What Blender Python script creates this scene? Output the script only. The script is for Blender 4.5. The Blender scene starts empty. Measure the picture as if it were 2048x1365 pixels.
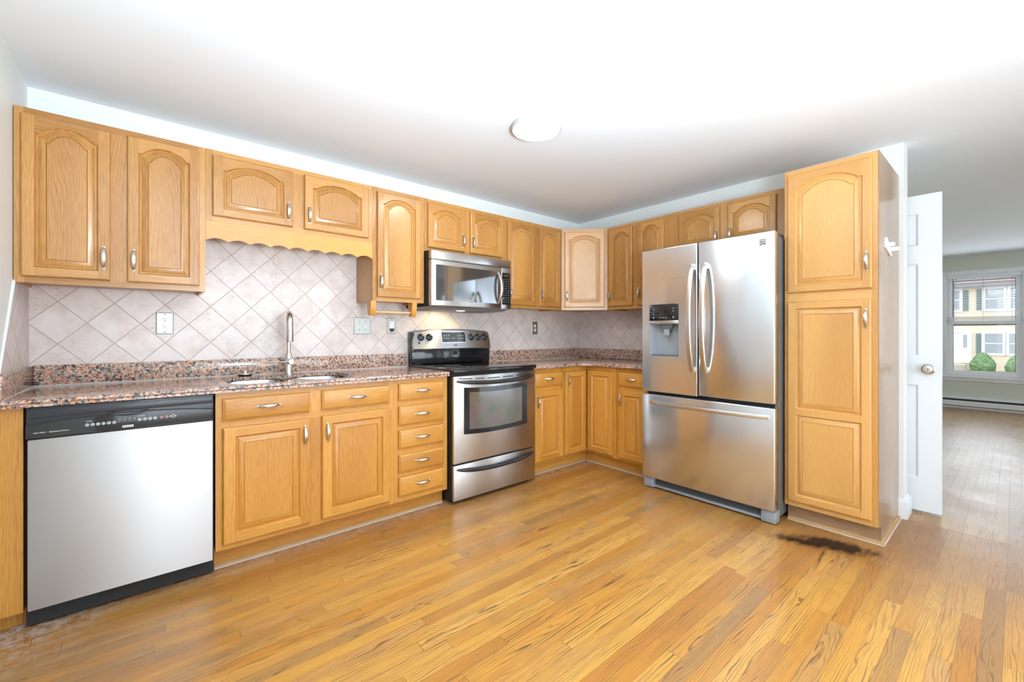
import bpy, bmesh, math, random
from math import pi, sin, cos, radians
from mathutils import Vector, Matrix

random.seed(7)
SC = bpy.context.scene
COL = SC.collection

# ------------------------------------------------------------------ camera
cam_d = bpy.data.cameras.new('camera')
cam = bpy.data.objects.new('camera', cam_d)
COL.objects.link(cam)
cam_d.sensor_width = 36.0
cam_d.lens = 858.0 / 2048 * 36.0
cam_d.shift_x = -0.00033
cam_d.shift_y = -0.0074
cam_d.clip_start = 0.05
cam_d.clip_end = 300
cam.location = (-3.6231, -3.1199, 1.1632)
cam.rotation_euler = (pi / 2, 0, -radians(40.401))
SC.camera = cam

# ------------------------------------------------------------------ world, light, exposure
SC.view_settings.view_transform = 'Standard'
SC.view_settings.look = 'None'
SC.view_settings.gamma = 1.0
SC.view_settings.use_curve_mapping = False
SC.view_settings.exposure = 0.56
SC.cycles.use_denoising = True
SC.cycles.max_bounces = 10
SC.cycles.diffuse_bounces = 6
SC.cycles.glossy_bounces = 5
SC.cycles.transmission_bounces = 8
SC.cycles.sample_clamp_indirect = 6.0
SC.cycles.caustics_reflective = False
SC.cycles.caustics_refractive = False

W = bpy.data.worlds.new('world')
SC.world = W
W.use_nodes = True
wn = W.node_tree
bg = wn.nodes['Background']
bg.inputs[0].default_value = (0.86, 0.93, 1.0, 1)
bg.inputs[1].default_value = 1.7

def area(name, loc, rot, sx, sy, power, color=(1, 1, 1), spread=180):
    d = bpy.data.lights.new(name, 'AREA')
    d.shape = 'RECTANGLE'
    d.size, d.size_y = sx, sy
    d.energy = power
    d.color = color
    d.spread = radians(spread)
    o = bpy.data.objects.new(name, d)
    COL.objects.link(o)
    o.location = loc
    o.rotation_euler = rot
    return o

DAY = (0.80, 0.91, 1.0)
# daylight entering through the glass door behind the camera and through the living-room windows
area('daylight_patio_door', (-2.1, -4.93, 1.15), (radians(98), 0, 0), 3.6, 2.0, 56, DAY)
area('daylight_living_window', (5.9, -3.3, 1.35), (0, radians(90), 0), 1.5, 2.3, 13, DAY, 150)
area('daylight_side_window', (2.6, -5.9, 1.35), (radians(90), 0, 0), 2.4, 1.4, 16, DAY)
# the photographer's flash, bounced off the ceiling from beside the camera
area('bounce_flash', (-2.95, -3.45, 1.28), (radians(150), 0, radians(-12)), .6, .6, 80, (.76, .89, 1.0), 140)

# ------------------------------------------------------------------ materials
class Mat:
    def __init__(s, name, base=(.8, .8, .8), rough=.5, metal=0.0, **kw):
        s.m = bpy.data.materials.new(name)
        s.m.use_nodes = True
        s.nt = s.m.node_tree
        s.b = s.nt.nodes['Principled BSDF']
        s.set('Base Color', base)
        s.set('Roughness', rough)
        s.set('Metallic', metal)
        for k, v in kw.items():
            s.set(k, v)
    def set(s, k, v):
        if isinstance(v, bpy.types.NodeSocket):
            s.nt.links.new(v, s.b.inputs[k])
        elif isinstance(v, (tuple, list)) and len(v) == 3:
            s.b.inputs[k].default_value = (*v, 1)
        else:
            s.b.inputs[k].default_value = v
    def n(s, t, ins=None, **props):
        nd = s.nt.nodes.new('ShaderNode' + t)
        for k, v in props.items():
            setattr(nd, k, v)
        for k, v in (ins or {}).items():
            if isinstance(v, bpy.types.NodeSocket):
                s.nt.links.new(v, nd.inputs[k])
            else:
                if isinstance(v, (tuple, list)) and len(v) == 3 and nd.inputs[k].type == 'RGBA':
                    v = (*v, 1)
                nd.inputs[k].default_value = v
        return nd
    def math(s, op, a, b=0.0, c=0.0):
        return s.n('Math', {0: a, 1: b, 2: c}, operation=op).outputs[0]
    def mix(s, f, a, b, blend='MIX'):
        nd = s.n('Mix', {0: f}, data_type='RGBA', blend_type=blend)
        for i, v in ((6, a), (7, b)):
            if isinstance(v, bpy.types.NodeSocket):
                s.nt.links.new(v, nd.inputs[i])
            else:
                nd.inputs[i].default_value = (*v, 1) if len(v) == 3 else v
        return nd.outputs[2]
    def ramp(s, f, stops, interp='LINEAR'):
        nd = s.n('ValToRGB', {0: f})
        r = nd.color_ramp
        r.interpolation = interp
        while len(r.elements) < len(stops):
            r.elements.new(.5)
        for e, (p, c) in zip(r.elements, stops):
            e.position = p
            e.color = (*c, 1) if len(c) == 3 else c
        return nd.outputs[0]
    def bump(s, h, strength=.2, dist=.01):
        nd = s.n('Bump', {'Height': h, 'Strength': strength, 'Distance': dist})
        s.set('Normal', nd.outputs[0])

def xyz(m, coord):
    sp = m.n('SeparateXYZ', {0: coord})
    return sp.outputs[0], sp.outputs[1], sp.outputs[2]
def comb(m, x, y, z=0.0):
    return m.n('CombineXYZ', {0: x, 1: y, 2: z}).outputs[0]

def oak(name, light, dark, rough=.34, grain=1.0, coat=.25):
    """Varnished oak: U runs along the grain in metres, V across it."""
    m = Mat(name, rough=rough)
    uv = m.n('TexCoord').outputs['UV']
    u, v, _ = xyz(m, uv)
    # cathedral figure
    big = m.n('TexNoise', {'Vector': comb(m, m.math('MULTIPLY', u, 1.1), m.math('MULTIPLY', v, 7.0)), 'Scale': 1.0, 'Detail': 2.0}).outputs[0]
    wv = m.math('ADD', m.math('MULTIPLY', v, 95.0), m.math('MULTIPLY', big, 13.0))
    ring = m.math('FRACT', wv)
    ring = m.ramp(ring, [(0, (0, 0, 0)), (.55, (.15, .15, .15)), (.9, (1, 1, 1)), (1, (0, 0, 0))])
    pores = m.n('TexNoise', {'Vector': comb(m, m.math('MULTIPLY', u, 14.0), m.math('MULTIPLY', v, 420.0)), 'Scale': 1.0, 'Detail': 3.0}).outputs[0]
    pores = m.ramp(pores, [(.42, (0, 0, 0)), (.66, (1, 1, 1))])
    tone = m.n('TexNoise', {'Vector': comb(m, m.math('MULTIPLY', u, .5), m.math('MULTIPLY', v, 3.0)), 'Scale': 1.0, 'Detail': 1.0}).outputs[0]
    tone = m.ramp(tone, [(.36, (0, 0, 0)), (.64, (1, 1, 1))])
    f = m.math('ADD', m.math('MULTIPLY', ring, .26 * grain), m.math('MULTIPLY', pores, .36 * grain))
    f = m.math('ADD', f, m.math('MULTIPLY', tone, .50))
    col = m.mix(f, light, dark)
    m.set('Base Color', col)
    m.set('Coat Weight', coat)
    m.set('Coat Roughness', .18)
    m.bump(pores, .06, .002)
    return m.m

M = {}
M['oak_wall'] = oak('oak_wall_cabinet', (.535, .272, .074), (.27, .110, .020), grain=1.15)
M['oak_base'] = oak('oak_base_cabinet', (.66, .325, .062), (.38, .150, .018), grain=1.1)
M['oak_pantry'] = oak('oak_pantry', (.66, .365, .115), (.42, .190, .042), grain=.75)
M['oak_pale'] = oak('oak_pale_corner', (.66, .41, .21), (.42, .22, .085), grain=1.2)
M['oak_side'] = oak('oak_side_panel', (.40, .255, .145), (.23, .135, .068), rough=.25, grain=1.3)
M['oak_raw'] = oak('oak_raw', (.50, .30, .13), (.30, .16, .06), rough=.55, coat=0)

M['white_wall'] = Mat('wall_paint', (.76, .79, .775), .55).m
M['living_wall'] = Mat('living_wall_paint', (.66, .685, .605), .55).m
M['ceiling_paint'] = Mat('ceiling_paint', (.77, .82, .875), .8).m
M['white_trim'] = Mat('white_trim', (.73, .755, .77), .32).m
M['white_vinyl'] = Mat('white_vinyl', (.85, .87, .90), .35).m
M['white_plastic'] = Mat('white_plastic', (.85, .86, .87), .3).m
M['ivory'] = Mat('ivory_plastic', (.80, .74, .55), .35).m
M['black_gloss'] = Mat('black_gloss', (.010, .011, .013), .07, **{'Coat Weight': .3}).m
M['black_plastic'] = Mat('black_plastic', (.016, .017, .020), .30).m
M['charcoal'] = Mat('charcoal_plastic', (.030, .033, .040), .22).m
M['black_matte'] = Mat('black_matte', (.012, .012, .012), .7).m
M['grey_plastic'] = Mat('grey_plastic', (.26, .29, .32), .35).m
M['grey_paint'] = Mat('grey_paint', (.17, .165, .16), .35, .3).m
M['dark_grey'] = Mat('dark_grey', (.09, .10, .11), .4).m
M['plate_grey'] = Mat('plate_grey', (.43, .44, .42), .35, .4).m
M['print_white'] = Mat('print_white', (.75, .78, .80), .5).m
M['print_grey'] = Mat('print_grey', (.32, .345, .36), .4).m
M['print_red'] = Mat('print_red', (.33, .19, .185), .5).m
M['green_lcd'] = Mat('green_lcd', (.03, .045, .012), .2).m
M['amber_lcd'] = Mat('amber_lcd', (.06, .045, .01), .2).m
M['lamp_rim'] = Mat('lamp_rim', (.52, .53, .54), .5).m
M['caulk'] = Mat('caulk', (.60, .58, .56), .8).m
M['nickel'] = Mat('satin_nickel', (.66, .64, .60), .27, 1.0).m
M['chrome'] = Mat('bright_steel', (.78, .78, .78), .14, 1.0).m
M['copper_grey'] = Mat('bronze_plate', (.30, .27, .24), .35, .7).m

def steel(name, base=(.60, .60, .605), rough=.26, axis='x', wave=0.0, brush=.05, aniso=.8):
    m = Mat(name, base, rough, 1.0)
    tc = m.n('TexCoord').outputs['Object']
    sc = {'x': (3, 3, 500), 'z': (500, 500, 3), 'y': (3, 3, 500)}[axis]
    mp = m.n('Mapping', {'Vector': tc, 'Scale': sc}).outputs[0]
    br = m.n('TexNoise', {'Vector': mp, 'Scale': 1.0, 'Detail': 2.0}).outputs[0]
    m.set('Roughness', m.math('ADD', m.math('MULTIPLY', br, .14), rough - .07))
    h = m.math('MULTIPLY', br, brush * .02)
    if wave:
        lo = m.n('TexNoise', {'Vector': m.n('Mapping', {'Vector': tc, 'Scale': (3.2, 3.2, 1.1)}).outputs[0], 'Scale': 1.0, 'Detail': 1.0}).outputs[0]
        h = m.math('ADD', h, m.math('MULTIPLY', lo, wave))
    nd = m.n('Bump', {'Height': h, 'Strength': 1.0, 'Distance': .02})
    m.set('Normal', nd.outputs[0])
    m.set('Anisotropic', aniso)
    m.set('Tangent', m.n('Tangent', direction_type='UV_MAP', uv_map='UVMap').outputs[0])
    return m.m
M['steel_fridge'] = steel('steel_fridge', (.71, .74, .78), .22, 'x', .8, 0, .6)
M['steel_dish'] = steel('steel_dishwasher', (.63, .625, .62), .55, 'x', .05, 0)
M['steel_range'] = steel('steel_range', (.58, .57, .565), .32, 'x', .04, 0)
M['steel_sink'] = steel('steel_sink', (.44, .475, .51), .25, 'x', 0, .03)

def lamp_mat():
    m = Mat('lamp_diffuser', (.9, .9, .9), .5)
    m.set('Emission Color', (1, .985, .96))
    m.set('Emission Strength', 55.0)
    return m.m
M['lamp'] = lamp_mat()
def warm_bulb():
    m = Mat('hood_bulb', (.9, .9, .8), .5)
    m.set('Emission Color', (1, .80, .48))
    m.set('Emission Strength', 4.0)
    return m.m
M['bulb'] = warm_bulb()

def granite():
    m = Mat('granite', rough=.10)
    tc = m.n('TexCoord').outputs['Object']
    nz = m.n('TexNoise', {'Vector': tc, 'Scale': 70.0, 'Detail': 2.0}).outputs[1]
    vec = m.n('VectorMath', {0: tc, 1: m.n('VectorMath', {0: nz, 'Scale': .016}, operation='SCALE').outputs[0]}, operation='ADD').outputs[0]
    v1 = m.n('TexVoronoi', {'Vector': vec, 'Scale': 105.0}).outputs['Color']
    r1 = xyz(m, v1)[0]
    c1 = m.ramp(r1, [(0, (.58, .30, .19)), (.24, (.68, .42, .30)), (.46, (.46, .25, .17)), (.56, (.46, .40, .34)), (.68, (.24, .23, .22)), (.80, (.08, .085, .09)), (.92, (.035, .035, .04))], 'CONSTANT')
    v2 = m.n('TexVoronoi', {'Vector': vec, 'Scale': 210.0}).outputs['Color']
    r2 = xyz(m, v2)[1]
    dark = m.ramp(r2, [(0, (0, 0, 0)), (.80, (0, 0, 0)), (.82, (1, 1, 1))])
    c2 = m.mix(m.math('MULTIPLY', xyz(m, dark)[0], .8), c1, (.03, .03, .035))
    pale = m.ramp(r2, [(0, (1, 1, 1)), (.10, (1, 1, 1)), (.12, (0, 0, 0))])
    c3 = m.mix(m.math('MULTIPLY', xyz(m, pale)[0], .6), c2, (.55, .50, .45))
    big = m.n('TexNoise', {'Vector': tc, 'Scale': 9.0, 'Detail': 2.0}).outputs[0]
    c4 = m.mix(m.math('MULTIPLY', big, .12), c3, (.33, .20, .14))
    m.set('Base Color', c4)
    return m.m
M['granite'] = granite()

def tile(name, axis, c0, du=.2098, z0=1.004, dv=.2128):
    m = Mat(name, rough=.42)
    tc = m.n('TexCoord').outputs['Object']
    x, y, z = xyz(m, tc)
    c = x if axis == 'x' else y
    u = m.math('DIVIDE', m.math('SUBTRACT', c, c0), du)
    v = m.math('DIVIDE', m.math('SUBTRACT', z, z0), dv)
    wob = m.n('TexNoise', {'Vector': tc, 'Scale': 40.0, 'Detail': 2.0}).outputs[0]
    wob = m.math('MULTIPLY', m.math('SUBTRACT', wob, .5), .012)
    a = m.math('ADD', m.math('ADD', u, v), wob)
    b = m.math('ADD', m.math('SUBTRACT', u, v), wob)
    def edge(t):
        f = m.math('ABSOLUTE', m.math('SUBTRACT', m.math('FRACT', m.math('ADD', t, .5)), .5))
        return m.math('LESS_THAN', f, .013)
    g = m.math('MAXIMUM', edge(a), edge(b))
    cell = comb(m, m.math('FLOOR', a), m.math('FLOOR', b), 3.0)
    wn_ = m.n('TexWhiteNoise', {'Vector': cell}, noise_dimensions='3D')
    rnd = wn_.outputs[0]
    off = m.n('VectorMath', {0: wn_.outputs[1], 'Scale': 9.0}, operation='SCALE').outputs[0]
    vv = m.n('VectorMath', {0: tc, 1: off}, operation='ADD').outputs[0]
    cl = m.n('TexNoise', {'Vector': vv, 'Scale': 11.0, 'Detail': 4.0, 'Roughness': .6}).outputs[0]
    base = m.ramp(cl, [(.30, (.57, .475, .425)), (.48, (.645, .565, .53)), (.68, (.69, .63, .605))])
    base = m.mix(m.math('MULTIPLY', rnd, .30), base, (.54, .43, .385))
    # travertine pits, stretched across each tile
    sx, sy, sz = xyz(m, vv)
    pv = comb(m, m.math('MULTIPLY', sx, 115.0), m.math('MULTIPLY', sy, 115.0), m.math('MULTIPLY', sz, 190.0))
    pit = m.n('TexNoise', {'Vector': pv, 'Scale': 1.0, 'Detail': 2.0}).outputs[0]
    pit = xyz(m, m.ramp(pit, [(.655, (0, 0, 0)), (.70, (1, 1, 1))]))[0]
    dens = m.math('GREATER_THAN', rnd, .40)
    pit = m.math('MULTIPLY', pit, m.math('MULTIPLY', dens, .75))
    base = m.mix(pit, base, (.24, .165, .125))
    col = m.mix(g, base, (.40, .335, .275))
    m.set('Base Color', col)
    m.set('Roughness', m.math('ADD', m.math('MULTIPLY', g, .4), .38))
    h = m.math('SUBTRACT', m.math('MULTIPLY', cl, .15), m.math('ADD', g, pit))
    m.bump(h, .35, .002)
    return m.m
M['tile_back'] = tile('tile_back', 'x', -3.86)
M['tile_right'] = tile('tile_right', 'y', -.225)
M['tile_left'] = tile('tile_left', 'y', -.153)

WEAR = ((-3.62, -1.12, 0.0, .42, .10, .75), (-3.45, -1.27, .1, .42, .09, .8), (-3.80, -.86, 0, .22, .035, .75), (-2.55, -.86, .05, .55, .10, .5), (-1.95, -.93, .05, .55, .12, .4), (-1.2, -1.0, 0, .5, .1, .35))
def floor_mat():
    m = Mat('floor_oak', rough=.3)
    tc = m.n('TexCoord').outputs['Object']
    x, y, z = xyz(m, tc)
    WB, LB = .0572, .95
    row = m.math('FLOOR', m.math('DIVIDE', y, WB))
    fy = m.math('FRACT', m.math('DIVIDE', y, WB))
    ro = m.n('TexWhiteNoise', {'W': row}, noise_dimensions='1D').outputs[0]
    xs = m.math('ADD', m.math('DIVIDE', x, LB), m.math('MULTIPLY', ro, 7.3))
    # uneven board lengths
    xs = m.math('ADD', xs, m.math('MULTIPLY', m.math('SINE', m.math('MULTIPLY', xs, 2.1)), .28))
    idx = m.math('FLOOR', xs)
    fx = m.math('FRACT', xs)
    wn_ = m.n('TexWhiteNoise', {'Vector': comb(m, idx, row, 1.7)}, noise_dimensions='3D')
    rnd = wn_.outputs[0]
    r2, r3, r4 = xyz(m, wn_.outputs[1])
    ox = m.math('ADD', x, m.math('MULTIPLY', r2, 40.0))
    oy = m.math('ADD', y, m.math('MULTIPLY', r3, 40.0))
    # cathedral grain
    dist = m.n('TexNoise', {'Vector': comb(m, m.math('MULTIPLY', ox, 1.15), m.math('MULTIPLY', oy, 9.0)), 'Scale': 1.0, 'Detail': 3.2, 'Roughness': .52}).outputs[0]
    wv = m.math('ADD', m.math('MULTIPLY', oy, m.math('ADD', m.math('MULTIPLY', r4, 110.0), 50.0)), m.math('MULTIPLY', dist, m.math('ADD', m.math('MULTIPLY', r2, 11.0), 6.0)))
    ring = xyz(m, m.ramp(m.math('FRACT', wv), [(0, (0, 0, 0)), (.60, (.05, .05, .05)), (.82, (.95, .95, .95)), (.90, (1, 1, 1)), (1, (0, 0, 0))]))[0]
    fine = m.n('TexNoise', {'Vector': comb(m, m.math('MULTIPLY', ox, 9.0), m.math('MULTIPLY', oy, 330.0)), 'Scale': 1.0, 'Detail': 3.0}).outputs[0]
    fine = xyz(m, m.ramp(fine, [(.40, (0, 0, 0)), (.68, (1, 1, 1))]))[0]
    tone = m.ramp(rnd, [(0, (.62, .325, .066)), (.22, (.58, .28, .052)), (.42, (.50, .215, .035)), (.60, (.64, .350, .085)), (.76, (.45, .185, .032)), (.90, (.54, .285, .085)), (1, (.34, .175, .055))])
    patch = m.n('TexNoise', {'Vector': tc, 'Scale': 1.3, 'Detail': 3.0}).outputs[0]
    gate = m.n('TexNoise', {'Vector': comb(m, m.math('MULTIPLY', ox, 3.2), m.math('MULTIPLY', oy, 36.0)), 'Scale': 1.0, 'Detail': 3.0}).outputs[0]
    ring = m.math('MULTIPLY', ring, m.math('ADD', m.math('MULTIPLY', xyz(m, m.ramp(gate, [(.38, (0, 0, 0)), (.60, (1, 1, 1))]))[0], .85), .15))
    gm = m.math('MULTIPLY', ring, m.math('ADD', m.math('MULTIPLY', m.ramp(patch, [(.3, (0, 0, 0)), (.58, (1, 1, 1))]), .70), .34))
    col = m.mix(gm, tone, (.13, .072, .040))
    col = m.mix(m.math('MULTIPLY', fine, .38), col, (.24, .115, .035))
    # grey wear where the varnish has gone
    wear = m.n('TexNoise', {'Vector': comb(m, m.math('MULTIPLY', x, 2.2), m.math('MULTIPLY', y, 7.0)), 'Scale': 1.0, 'Detail': 4.0, 'Roughness': .65}).outputs[0]
    wear = xyz(m, m.ramp(wear, [(.52, (0, 0, 0)), (.72, (1, 1, 1))]))[0]
    col = m.mix(m.math('MULTIPLY', wear, m.math('ADD', m.math('MULTIPLY', fine, .45), .12)), col, (.21, .145, .095))
    # living room boards are browner, less yellow
    lr = m.n('MapRange', {0: m.math('SUBTRACT', x, m.math('MULTIPLY', y, .15)), 1: -.9, 2: .9}).outputs[0]
    col = m.mix(m.math('MULTIPLY', lr, .62), col, m.mix(m.math('ADD', m.math('MULTIPLY', ring, .7), .0), (.30, .185, .105), (.11, .068, .042)))
    # unworn darker varnish along the cabinet toes
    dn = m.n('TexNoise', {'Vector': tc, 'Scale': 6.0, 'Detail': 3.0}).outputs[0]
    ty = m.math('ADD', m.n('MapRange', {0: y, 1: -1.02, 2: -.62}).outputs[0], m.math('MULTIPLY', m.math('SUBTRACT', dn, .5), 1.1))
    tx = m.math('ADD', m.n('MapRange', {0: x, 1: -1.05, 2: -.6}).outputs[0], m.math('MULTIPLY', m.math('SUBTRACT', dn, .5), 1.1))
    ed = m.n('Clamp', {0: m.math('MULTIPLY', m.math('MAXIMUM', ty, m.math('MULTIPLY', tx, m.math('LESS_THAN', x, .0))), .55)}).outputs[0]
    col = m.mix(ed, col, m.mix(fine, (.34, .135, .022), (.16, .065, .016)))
    # dark water stain in front of the pantry
    def blob(cx, cy, ang, la, lb, soft):
        dx, dy = m.math('SUBTRACT', x, cx), m.math('SUBTRACT', y, cy)
        a = m.math('ADD', m.math('MULTIPLY', dx, cos(ang)), m.math('MULTIPLY', dy, sin(ang)))
        b = m.math('SUBTRACT', m.math('MULTIPLY', dy, cos(ang)), m.math('MULTIPLY', dx, sin(ang)))
        d = m.math('SQRT', m.math('ADD', m.math('POWER', m.math('DIVIDE', a, la), 2.0), m.math('POWER', m.math('DIVIDE', b, lb), 2.0)))
        nz = m.n('TexNoise', {'Vector': comb(m, m.math('MULTIPLY', x, 9.0), m.math('MULTIPLY', y, 30.0)), 'Scale': 1.0, 'Detail': 3.0}).outputs[0]
        d = m.math('ADD', d, m.math('MULTIPLY', m.math('SUBTRACT', nz, .5), 1.0))
        return m.n('MapRange', {0: d, 1: 1.0, 2: 1.0 - soft, 3: 0.0, 4: 1.0}).outputs[0]
    st = m.math('MAXIMUM', blob(-.745, -2.48, radians(104), .22, .095, .5), blob(-.83, -2.36, radians(112), .21, .070, .7))
    st = m.math('MAXIMUM', st, m.math('MULTIPLY', blob(-.95, -2.46, radians(5), .2, .012, .9), .7))
    # traffic-worn brown patches by the dishwasher and the sink
    for cx_, cy_, an_, la_, lb_, k_w in WEAR:
        col = m.mix(m.math('MULTIPLY', blob(cx_, cy_, an_, la_, lb_, 1.0), k_w), col, m.mix(fine, (.30, .15, .055), (.13, .07, .032)))
    halo = blob(-.80, -2.43, radians(100), .34, .15, 1.0)
    col = m.mix(m.math('MULTIPLY', halo, .55), col, (.20, .075, .018))
    col = m.mix(m.math('MULTIPLY', st, .93), col, (.016, .010, .009))
    # a dusting of white plaster along the toes and in the left corner
    du = m.n('TexNoise', {'Vector': tc, 'Scale': 22.0, 'Detail': 5.0, 'Roughness': .7}).outputs[0]
    d1 = m.n('MapRange', {0: y, 1: -.72, 2: -.57}).outputs[0]
    d2 = m.math('MULTIPLY', m.n('MapRange', {0: x, 1: -3.70, 2: -4.06}).outputs[0], m.n('MapRange', {0: y, 1: -1.0, 2: -.60}).outputs[0])
    dust = m.math('ADD', m.math('MULTIPLY', d1, .30), m.math('MULTIPLY', d2, .75))
    dust = m.math('MULTIPLY', dust, xyz(m, m.ramp(du, [(.40, (0, 0, 0)), (.62, (1, 1, 1))]))[0])
    dust = m.math('MULTIPLY', dust, m.math('LESS_THAN', x, -.1))
    col = m.mix(dust, col, (.62, .58, .55))
    m.set('Specular IOR Level', m.math('SUBTRACT', .5, m.math('MULTIPLY', st, .42)))
    # joints
    ey = m.math('LESS_THAN', m.math('ABSOLUTE', m.math('SUBTRACT', fy, .5)), .485)
    ex = m.math('LESS_THAN', m.math('ABSOLUTE', m.math('SUBTRACT', fx, .5)), .4985)
    seam = m.math('SUBTRACT', 1.0, m.math('MULTIPLY', ey, ex))
    sn = m.n('TexNoise', {'Vector': comb(m, m.math('MULTIPLY', x, 3.0), m.math('MULTIPLY', y, 20.0)), 'Scale': 1.0, 'Detail': 2.0}).outputs[0]
    col = m.mix(m.math('MULTIPLY', seam, m.math('ADD', m.math('MULTIPLY', sn, .9), .1)), col, (.085, .045, .02))
    m.set('Base Color', col)
    rn = m.n('TexNoise', {'Vector': tc, 'Scale': 3.0, 'Detail': 4.0}).outputs[0]
    m.set('Roughness', m.math('ADD', m.math('MULTIPLY', rn, .22), .19))
    h = m.math('SUBTRACT', m.math('MULTIPLY', fine, .12), m.math('ADD', m.math('MULTIPLY', seam, .8), m.math('MULTIPLY', ring, .10)))
    m.bump(h, .25, .0015)
    return m.m
M['floor'] = floor_mat()

def siding():
    m = Mat('house_siding', rough=.6)
    tc = m.n('TexCoord').outputs['Object']
    z = xyz(m, tc)[2]
    f = m.math('FRACT', m.math('DIVIDE', z, .125))
    line = m.math('LESS_THAN', f, .14)
    m.set('Base Color', m.mix(line, (.86, .80, .62), (.62, .56, .42)))
    return m.m
M['siding'] = siding()
M['shutter'] = Mat('house_shutter', (.20, .27, .28), .6).m
M['house_white'] = Mat('house_white', (.88, .90, .92), .5).m
M['house_glass'] = Mat('house_glass', (.38, .44, .48), .15).m
M['house_roof'] = Mat('house_roof', (.38, .26, .22), .8).m
M['house_fascia'] = Mat('house_gutter', (.28, .31, .33), .6).m
M['mulch'] = Mat('mulch', (.30, .19, .13), .9).m
M['concrete'] = Mat('concrete', (.60, .56, .46), .8).m

def leafy():
    m = Mat('bush_leaves', rough=.6)
    tc = m.n('TexCoord').outputs['Object']
    v = m.n('TexVoronoi', {'Vector': tc, 'Scale': 14.0}).outputs['Color']
    m.set('Base Color', m.ramp(xyz(m, v)[0], [(0, (.06, .16, .05)), (.5, (.14, .28, .10)), (1, (.24, .40, .17))]))
    return m.m
M['bush'] = leafy()

def glass():
    m = bpy.data.materials.new('window_glass')
    m.use_nodes = True
    nt = m.node_tree
    nt.nodes.clear()
    o = nt.nodes.new('ShaderNodeOutputMaterial')
    t = nt.nodes.new('ShaderNodeBsdfTransparent')
    g = nt.nodes.new('ShaderNodeBsdfGlossy')
    g.inputs['Roughness'].default_value = .02
    mx = nt.nodes.new('ShaderNodeMixShader')
    mx.inputs[0].default_value = .06
    nt.links.new(t.outputs[0], mx.inputs[1])
    nt.links.new(g.outputs[0], mx.inputs[2])
    nt.links.new(mx.outputs[0], o.inputs[0])
    return m
M['glass'] = glass()

def oven_glass():
    m = Mat('oven_glass', rough=.08)
    tc = m.n('TexCoord').outputs['Object']
    n = m.n('TexNoise', {'Vector': tc, 'Scale': 6.0, 'Detail': 1.0}).outputs[0]
    m.set('Base Color', m.ramp(n, [(.30, (.075, .085, .06)), (.5, (.11, .10, .085)), (.7, (.12, .085, .105))]))
    m.set('Specular IOR Level', .9)
    m.set('Coat Weight', .6)
    return m.m
M['oven_glass'] = oven_glass()
def mw_glass():
    m = Mat('microwave_glass', (.030, .034, .038), .05)
    m.set('Specular IOR Level', 1.0)
    m.set('IOR', 1.9)
    m.set('Coat Weight', 1.0)
    return m.m
M['mw_glass'] = mw_glass()

# ------------------------------------------------------------------ geometry helpers
BACK = Matrix.Identity(4)                       # local u = x, w = y (into the wall), z
RIGHT = Matrix.Rotation(-pi / 2, 4, 'Z')        # local u = -y, w = x
def DIAG():
    return Matrix.Translation((-.61, -.305, 0)) @ Matrix.Rotation(-pi / 4, 4, 'Z')

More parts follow.
